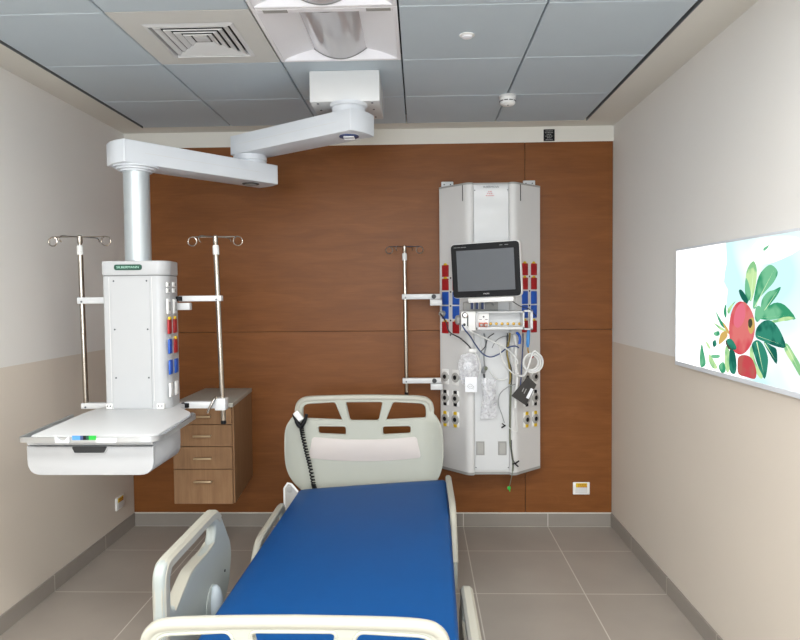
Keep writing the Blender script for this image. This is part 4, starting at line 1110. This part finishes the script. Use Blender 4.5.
def end_board(name, dz, q0, lean, px=0., sx=1.):
    """moulded board with handle openings; dz shifts it up or down"""
    Z = lambda z: z + dz - .006
    half = [(0, 1.046), (.25, 1.042), (.36, 1.034), (.412, 1.010), (.434, .963), (.434, .93), (.455, .905), (.478, .862), (.487, .80), (.487, .66), (.472, .57), (.44, .50), (.40, .45), (.36, .40)]
    right = spline([(x, z, 0) for x, z in half], 4)
    outer = [(p.x, Z(p.y)) for p in right] + [(-p.x, Z(p.y)) for p in right[::-1]]
    mid = rounded([(-.122, Z(1.008)), (.122, Z(1.008)), (.094, Z(.880)), (-.094, Z(.880))], .022, 5)
    sd = rounded([(.178, Z(1.008)), (.390, Z(.996)), (.390, Z(.896)), (.128, Z(.884))], [.02, .05, .02, .02], 5)
    slot = rounded([(.110, Z(.854)), (.294, Z(.857)), (.294, Z(.799)), (.110, Z(.790))], .022, 5)
    mir = lambda L: [(-a, b_) for a, b_ in L][::-1]
    holes = [mid, sd, mir(sd), slot, mir(slot)]
    me = sheet(outer, holes, .034, .008, 3)
    bm = bmesh.new(); bm.from_mesh(me); bpy.data.meshes.remove(me)
    for x in [k * q_ for q_ in (-1, 1) for k in (.36, .38, .40, .42, .44, .46, .475)]:
        g = bm.verts[:] + bm.edges[:] + bm.faces[:]
        bmesh.ops.bisect_plane(bm, geom=g, plane_co=(x, 0, 0), plane_no=(1, 0, 0))
    me = bpy.data.meshes.new('e'); bm.to_mesh(me); bm.free()
    def place(p):
        w = max(0, abs(p.x) - .36); bend = -4.5 * w * w * min(1, max(0, (Z(.96) - p.y) / .08))
        return bed(px + sx * p.x, q0 + bend * (1 if lean > 0 else -1) + p.z, p.y)
    b = MB(); b.mesh(me, place, True); bpy.data.meshes.remove(me); o = b.build(name, 'mint_plastic', t)
    # thick grip rail along the top, sweeping down to the shoulders
    rail = spline([(x, z, 0) for x, z in ((-.414, .915), (-.414, .965), (-.398, 1.0), (-.352, 1.019), (-.2, 1.025), (0, 1.028), (.2, 1.025), (.352, 1.019), (.398, 1.0), (.414, .965), (.414, .915))], 6)
    b = MB(); b.tube([bed(px + sx * p.x, q0, Z(p.y)) for p in rail], .0205, 14); b.build('grip_rail', 'cream_plastic', o)
    b = MB()
    for h in holes:
        for f in (-.013, .013): b.tube([bed(px + sx * a, q0 + f, z) for a, z in h], .006, 8, closed=True)
    b.build('opening_rim', 'mint_plastic', o)
    Z2 = lambda z: z + dz + .008
    pl = rounded([(-.325, Z2(.772)), (-.16, Z2(.757)), (0, Z2(.752)), (.16, Z2(.757)), (.325, Z2(.772)), (.352, Z2(.64)), (.18, Z2(.622)), (0, Z2(.617)), (-.18, Z2(.622)), (-.352, Z2(.64))], [.02, .1, .1, .1, .02, .02, .1, .1, .1, .02], 4)
    for f in (-1,) if lean > 0 else (-1, 1):
        b = MB(); b.prism(pl, lambda p, q, r: bed(px + sx * p, q0 + f * r, q), .014, .0205, .002, 2); b.build('insert_plate', 'plate', o, label='pinkish white inset plate')
    return o
hb = end_board('headboard', 0, 0, 1)
FQ = -2.20
fb = end_board('footboard', -.298, FQ, -1, -.02, 1.04)

# mattress: soft block, head end sits slightly askew
n, mrows = 14, 30
def mat_pt(s, k, top):
    """s across -1..1, k along 0..1 (foot..head)"""
    q = -2.13 + (2.13 - .055) * k - (.07 * (1 - s) / 2 if k > .97 else .07 * (1 - s) / 2 * max(0, (k - .6) / .37))
    x = s * .447 + .062 + (q + .1) * .022
    return x, q
b = MB(); rows = []
hh = .11
def mz(s): return .517 + .020 * s
for k in range(mrows + 1):
    kk = k / mrows; prof = []
    edge = min(1, min(kk, 1 - kk) * 26)
    e_in = .018 * (1 - edge) ** 2
    ring_ = []
    zt, zb_ = mz(0), mz(0) - hh
    for s, zz in ((-.96, -hh), (-1, -hh + .02), (-1.0, -.028), (-.992, -.010), (-.965, -.001)) + tuple((q, .0 + .002 * (1 - q * q)) for q in (-.8, -.5, -.2, .2, .5, .8)) + ((.965, -.001), (.992, -.010), (1.0, -.028), (1, -hh + .02), (.96, -hh)):
        x, q = mat_pt(s, kk, True)
        ring_.append(bed(x * (1 - e_in), q, mz(s) + (zz if zz < -.05 else zz - .016 * (1 - edge) ** 2)))
    rows.append(ring_)
b.grid([r + [r[0]] for r in rows])
b.poly(rows[0][::-1]); b.poly(rows[-1])
bmesh.ops.remove_doubles(b.bm, verts=b.bm.verts[:], dist=1e-5); bmesh.ops.recalc_face_normals(b.bm, faces=b.bm.faces[:])
mt = b.build('mattress', 'mattress', t, sharp=False)
b = MB(); b.tube([r[2] + Vector((0, 0, -.02)) for r in rows] , .004, 6); b.tube([r[-3] + Vector((0, 0, -.02)) for r in rows], .004, 6); b.build('piping', 'mattress', mt)

# deck, mattress retainers, lifting columns, chassis, castors
def bbox(b, p0, p1, q0, q1, r0, r1, bev=.004): b.obox(bed((p0 + p1) / 2, (q0 + q1) / 2, (r0 + r1) / 2), bX, bY, Zv, p1 - p0, q1 - q0, r1 - r0, bev)
b = MB(); bbox(b, -.40, .43, -2.12, -.05, .372, .400); b.build('mattress_deck', 'white_plastic', t)
b = MB()
for p in (-.40, .36): bbox(b, p, p + .04, -2.18, -.02, .32, .372)
for q in (-1.9, -1.0, -.15): bbox(b, -.36, .36, q - .03, q + .03, .325, .371)
b.build('deck_frame', 'frame_grey', t)
p, q = -.436, -.20
b = MB(); b.prism(rounded([(p - .033, .372), (p - .033, .515), (p - .010, .546), (p + .010, .540), (p + .052, .488), (p + .052, .372)], [.004, .02, .02, .012, .02, .004], 4), lambda a_, z_, r: bed(a_, q + r, z_), -.006, .006, .002)
b.obox(bed(p + .02, q, .386), bX, bY, Zv, .10, .03, .012, .002); rt = b.build('mattress_retainer', 'collar', t)
b = MB(); b.tube([bed(p - .031, q - .004, .40), bed(p - .031, q - .004, .512), bed(p - .010, q - .004, .543), bed(p + .010, q - .004, .538), bed(p + .05, q - .004, .49)], .0065, 8); b.build('edge_wire', 'white_plastic', rt)
b = MB(); b.lathe([(.018, 0), (.018, .006), (.010, .008)], bed(p + .002, q - .006, .505), -bY, 14); b.build('bolt', 'grey_trim', rt)
for q in (-1.6, -.42):
    b = MB(); bbox(b, -.09, .09, q - .08, q + .08, .20, .325, .006); b.build('lifting_column', 'frame_grey', t)
b = MB()
for p in (-.34, .28): bbox(b, p, p + .06, -1.9, -.12, .14, .20)
for q in (-1.6, -.42): bbox(b, -.28, .28, q - .05, q + .05, .145, .2)
b.build('chassis', 'white_plastic', t)
for p in (-.35, .35):
    for q in (-1.82, -.2):
        b = MB(); b.lathe([(.064, -.018), (.068, -.012), (.068, .012), (.064, .018)], bed(p, q, .0685), bX, 24); w_ = b.build('castor_wheel', 'midgrey', t)
        b = MB(); bbox(b, p - .03, p + .03, q - .05, q + .05, .137, .15); bbox(b, p - .028, p - .021, q - .03, q + .03, .07, .14, .002); bbox(b, p + .021, p + .028, q - .03, q + .03, .07, .14, .002); b.build('fork', 'grey_trim', w_)

def side_rail(name, x, q0, flip, zoff, thick):
    """moulded half rail; q0 = bed-coordinate of its square end, flip mirrors along the bed"""
    f = -1 if flip else 1
    out = rounded([(0, .36), (0, .772), (.60, .772), (.79, .53), (.73, .38), (.66, .33), (.20, .30)], [.03, .06, .10, .13, .05, .06, .06], 8)
    hole = rounded([(.062, .700), (.085, .733), (.50, .733), (.552, .705), (.53, .645), (.46, .640), (.26, .640), (.100, .575), (.062, .60)], [.02, .03, .02, .02, .03, .06, .06, .02, .02], 6)
    me = sheet(out, [hole], thick, min(.014, thick * .4), 3)
    P = lambda a, z, d: bed(x + d, q0 + f * a, z + zoff)
    b = MB(); b.mesh(me, lambda p: P(p.x, p.y, p.z), True); bpy.data.meshes.remove(me); o = b.build(name, 'rail_face', t)
    inner = 1 if x < 0 else -1
    # cream grip over the top, down the square end and the sloping end
    r = thick / 2
    path = spline([(a, z, 0) for a, z in ((r + .004, .40), (r + .004, .55), (r + .004, .70), (.04, .738), (.08, .772 - r), (.30, .772 - r), (.50, .772 - r), (.57, .765 - r), (.62, .735 - r)) + (((.675, .664), (.73, .59), (.762, .535)) if thick < .03 else ())], 6)
    b = MB()
    for k in range(len(path) - 1): pass
    sq = []
    for k, p in enumerate(path):
        d = (path[min(k + 1, len(path) - 1)] - path[max(k - 1, 0)]).normalized(); nn = Vector((-d.y, d.x, 0))
        h = r + .0025; c = h * .45
        ring = [(-h, -h + c), (-h + c, -h), (h - c, -h), (h, -h + c), (h, h - c), (h - c, h), (-h + c, h), (-h, h - c)]
        sq.append([P(p.x + nn.x * v, p.y + nn.y * v, u) for u, v in ring])
    b.grid([r_ + [r_[0]] for r_ in sq]); b.poly(sq[0]); b.poly(sq[-1][::-1])
    bmesh.ops.remove_doubles(b.bm, verts=b.bm.verts[:], dist=1e-6); bmesh.ops.recalc_face_normals(b.bm, faces=b.bm.faces[:])
    b.build('grip', 'cream_plastic', o)
    b = MB(); sill = [(.100, .575), (.18, .612), (.26, .640), (.36, .642), (.46, .640), (.53, .648)]
    b.tube([P(p.x, p.y - .004, 0) for p in spline([(a, z, 0) for a, z in sill], 5)], 0, flat=(thick + .002, .006)); b.build('sill', 'cream_plastic', o)
    c = P(.485, .405, r * inner); ax = bX * inner
    b = MB(); b.lathe([(.08, -.004), (.08, .004), (.065, .008)], c, ax, 28); bs = b.build('pivot_ring', 'rail_face', o)
    b = MB(); b.ball(c + ax * .014, .030, .042, .082); b.build('release_knob', 'boss', bs)
    b = MB(); b.cyl(P(.66, .47, r * inner), P(.66, .47, (r + .003) * inner), .006, n=10); b.build('bolt', 'dark', o)
    for a in (.36, .56):
        b = MB(); b.obox(P(a, .33, (r + .014) * inner), bX, bY, Zv, .03, .03, .05, .006); b.build('hinge_arm', 'frame_grey', o)
    return o
side_rail('side_rail', -.530, -1.925, False, 0, .042)
side_rail('side_rail', .532, -1.985, False, -.295, .042)
side_rail('side_rail', -.443, -.36, True, -.285, .028)
side_rail('side_rail', .514, -.09, True, -.200, .028)
# bed hand control hooked on the headboard
hp = at(299, 416, y=-.60)
t = thing('hand_control', 'white and black handset on a coiled cord over the headboard', 'bed remote', at(300, 424, y=-.61))
d_ = Vector((.62, 0, -.78)); n_ = Vector((.78, 0, .62))
cq = at(298.5, 416, y=-.645)
b = MB(); b.obox(cq, n_, (0, 1, 0), d_, .038, .026, .066, .008, 3); b.build('handset', 'white_plastic', t)
b = MB(); b.tube(spline([at(293.5, 414, y=-.632), at(296, 420, y=-.636), at(300.5, 426.5, y=-.636), at(305, 420, y=-.636), at(306.5, 414, y=-.632)], 5), [.010] * 6 + [.014] * 9 + [.010] * 6, 12); b.build('cradle_hook', 'black', t)
b = MB(); ctl = spline([at(301, 425, y=-.628), at(302.5, 434, y=-.63), at(306, 450, y=-.632), at(310, 466, y=-.634), at(313.5, 484, y=-.636), at(314.5, 488, y=-.637)], 24)
pts = []
for k, p in enumerate(ctl):
    for j in range(4):
        a = 2 * PI * (k * 4 + j) / 17.; q = p.lerp(ctl[min(k + 1, len(ctl) - 1)], j / 4)
        pts.append(q + Vector((.011 * math.cos(a), .011 * math.sin(a), 0)))
b.tube(pts, .0045, 6); b.build('coiled_cord', 'black', t)

# ================================================================== LIGHT
w = bpy.data.worlds.new('daylight'); scn.world = w; w.use_nodes = True
bg = w.node_tree.nodes['Background']; bg.inputs[0].default_value = (.62, .72, .85, 1); bg.inputs[1].default_value = .35
def area(name, loc, rot, sx, sy, power, col):
    l = bpy.data.lights.new(name, 'AREA'); l.shape = 'RECTANGLE'; l.size = sx; l.size_y = sy; l.energy = power; l.color = col
    o = bpy.data.objects.new(name, l); COL.objects.link(o); o.location = loc; o.rotation_euler = rot; return o
area('window_daylight', ((WX0 + WX1) / 2, REAR_Y - .15, (WZ0 + WZ1) / 2), (PI / 2, 0, 0), WX1 - WX0, WZ1 - WZ0, 190, (.86, .93, 1.0))
for i, j in sorted(LIT):
    if True:
        x0 = GX + .6 * i + .3; y0 = GY - .6 * j - .3
        b = MB(); b.box((x0 - .294, y0 - .298, H), (x0 + .294, y0 + .298, H + .03), .004); b.build('ceiling_lamp_panel', glow('lit_panel', '#ffffff', 1.2), ceil)
        area('ceiling_light', (x0, y0, H - .01), (0, 0, 0), .55, .55, 24, (1., .98, .95))

# ================================================================== CAMERA
cam = bpy.data.cameras.new('camera'); co = bpy.data.objects.new('camera', cam); COL.objects.link(co)
cam.sensor_fit = 'HORIZONTAL'; cam.sensor_width = 36; cam.lens = FOC * 36 / 800; cam.clip_start = .05
R = Matrix((RT, UP, -FW)).transposed()
co.matrix_world = Matrix.Translation(CAM) @ R.to_4x4()
scn.camera = co
scn.view_settings.view_transform = 'Standard'; scn.view_settings.look = 'None'; scn.view_settings.exposure = .13; scn.view_settings.gamma = 1
scn.cycles.max_bounces = 8
